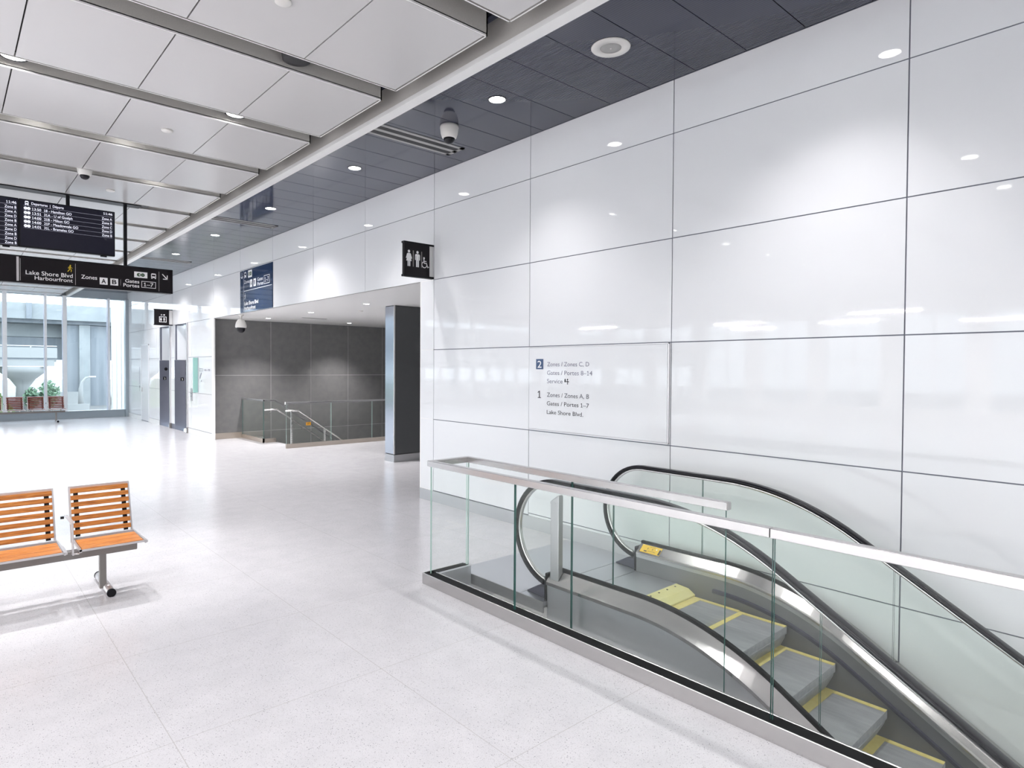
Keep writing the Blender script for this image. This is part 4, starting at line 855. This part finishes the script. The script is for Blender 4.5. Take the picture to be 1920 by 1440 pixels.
m = MB(); m.box(-60, 60, 41.6, 42.1, 2.2, 4.15); m.box(-60, 60, 43, 43.4, 3.2, 4.15); m.build('crossbeam', 'conc_d', t)
m = MB(); m.box(-60, 60, 41.5, 41.58, 3.42, 4.09); m.build('beam_face', 'conc', t)
m = MB(); m.bar((-60, 40.15, 5.38), (60, 40.15, 5.38), 0.05, 0.05); 
for x in range(-20, 30, 3): m.bar((x, 40.15, 5.1), (x, 40.15, 5.38), 0.05, 0.05)
m.build('rail', 'mull', t)
for x in (-5.4, 0.4, 3.27): m = MB(); m.box(x - 0.12, x + 0.12, 39.8, 39.89, 4.28, 5.1); m.build('downpipe', 'conc_d', t)
for x, lb in ((-1.2, 'wide concrete pier of the overpass at the left edge of the windows'), (5.85, 'wide board marked concrete pier behind the right window'), (-9.0, 'concrete pier of the overpass far to the left out of the frame')):
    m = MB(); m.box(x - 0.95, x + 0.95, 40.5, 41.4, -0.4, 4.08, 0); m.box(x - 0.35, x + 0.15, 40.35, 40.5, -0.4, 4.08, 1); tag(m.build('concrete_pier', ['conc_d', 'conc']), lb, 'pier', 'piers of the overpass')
t = thing('ramp_bridge', 'low white ramp bridge passing under the overpass', 'bridge', (-5, 36, 2))
k_ = 36.0
m = MB(); m.box(-40, 4.0, 35.8, 36.05, 2.24, 2.72); m.build('parapet', 'conc_w', t)
m = MB(); m.box(-40, 4.0, 36.05, 38.5, 2.05, 2.3); m.box(-40, 3.9, 35.86, 36.05, 1.85, 2.17); m.build('deck', 'conc_w', t)
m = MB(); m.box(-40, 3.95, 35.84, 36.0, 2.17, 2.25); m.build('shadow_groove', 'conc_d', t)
m = MB(); m.bar((-40, 35.9, 2.80), (4.0, 35.9, 2.80), 0.03, 0.03)
for q in range(-12, 4): m.bar((q, 35.9, 2.7), (q, 35.9, 2.80), 0.03, 0.03)
m.build('rail', 'mull', t)
m = MB(); m.lathe([(0.30, -0.4), (0.26, 0.9), (0.45, 1.2), (0.85, 1.55), (0.95, 1.84), (0.0005, 1.84)], (2.75, 36.6, 0), 28); tag(m.build('flared_pier', 'conc_w'), 'white mushroom shaped pier under the low ramp bridge', 'pier')
m = MB(); 
for i in range(10): m.box(-14, 2.5 - 0.10 * i, 37.0 + 0.12 * i, 39.0, -0.4 + 0.16 * i, -0.4 + 0.16 * (i + 1))
tag(m.build('grass_bank', 'grass'), 'pale green grass bank behind the white flared pier', 'grass', None, 'stuff')
def bush(x, y, z0, h, r, label, kind='leaf'):
    t = thing('leafy_tree', label, 'tree', (x, y, z0), 'small trees outside the windows')
    m = MB(); m.tube([(0, 0, 0), (0.02, 0, h * 0.5), (0, 0.03, h * 0.8)], [0.05, 0.04, 0.02], 8); m.build('trunk', 'bark', t, True)
    m = MB(); rnd = random.Random(int(x * 100))
    for i in range(420):
        a, c = rnd.uniform(0, 6.28), rnd.uniform(-1, 1); rr = r * rnd.uniform(0.4, 1.0); sq = math.sqrt(1 - c * c)
        p = V((rr * sq * math.cos(a), rr * sq * math.sin(a), h * 0.62 + rr * c * h / (2.4 * r))); d1 = V((rnd.uniform(-1, 1), rnd.uniform(-1, 1), rnd.uniform(-1, 1))).normalized() * 0.09; d2 = d1.orthogonal().normalized() * 0.05
        m.poly([p - d1, p + d2, p + d1, p - d2])
    m.build('crown', kind, t, True)
bush(3.55, 34.6, -0.3, 1.5, 0.42, 'round green tree behind the second mullion from the right bench'); bush(2.95, 35.2, -0.3, 1.15, 0.30, 'small green bush at the foot of the white flared pier'); bush(0.7, 34.8, -0.3, 1.6, 0.5, 'green tree at the left edge of the windows')
t = thing('street_lamp', 'white curved street lamp outside before the board marked pier', 'street lamp', (4.9, 35.6, -0.3))
m = MB(); m.tube([(0, 0, 0), (0, 0, 1.1), (0.05, 0, 1.4), (0.22, 0, 1.62), (0.5, 0, 1.68)], [0.13, 0.09, 0.06, 0.05, 0.03], 12); m.build('pole', 'conc_w', t, True)
m = MB(); m.box(0.35, 0.62, -0.05, 0.05, 1.64, 1.70); m.build('lamp_head', 'cam', t, True)
m = MB(); m.box(4.0, 5.15, 34.9, 35.0, -0.3, 0.1); tag(m.build('white_barrier', 'conc_w'), 'low white barrier wall outside at the foot of the right window', 'barrier')
m = MB(); m.box(3.2, 5.18, 37.0, 37.1, -0.3, 0.6); tag(m.build('road_wall', 'conc_w'), 'white road wall standing behind the green trees outside', 'barrier')
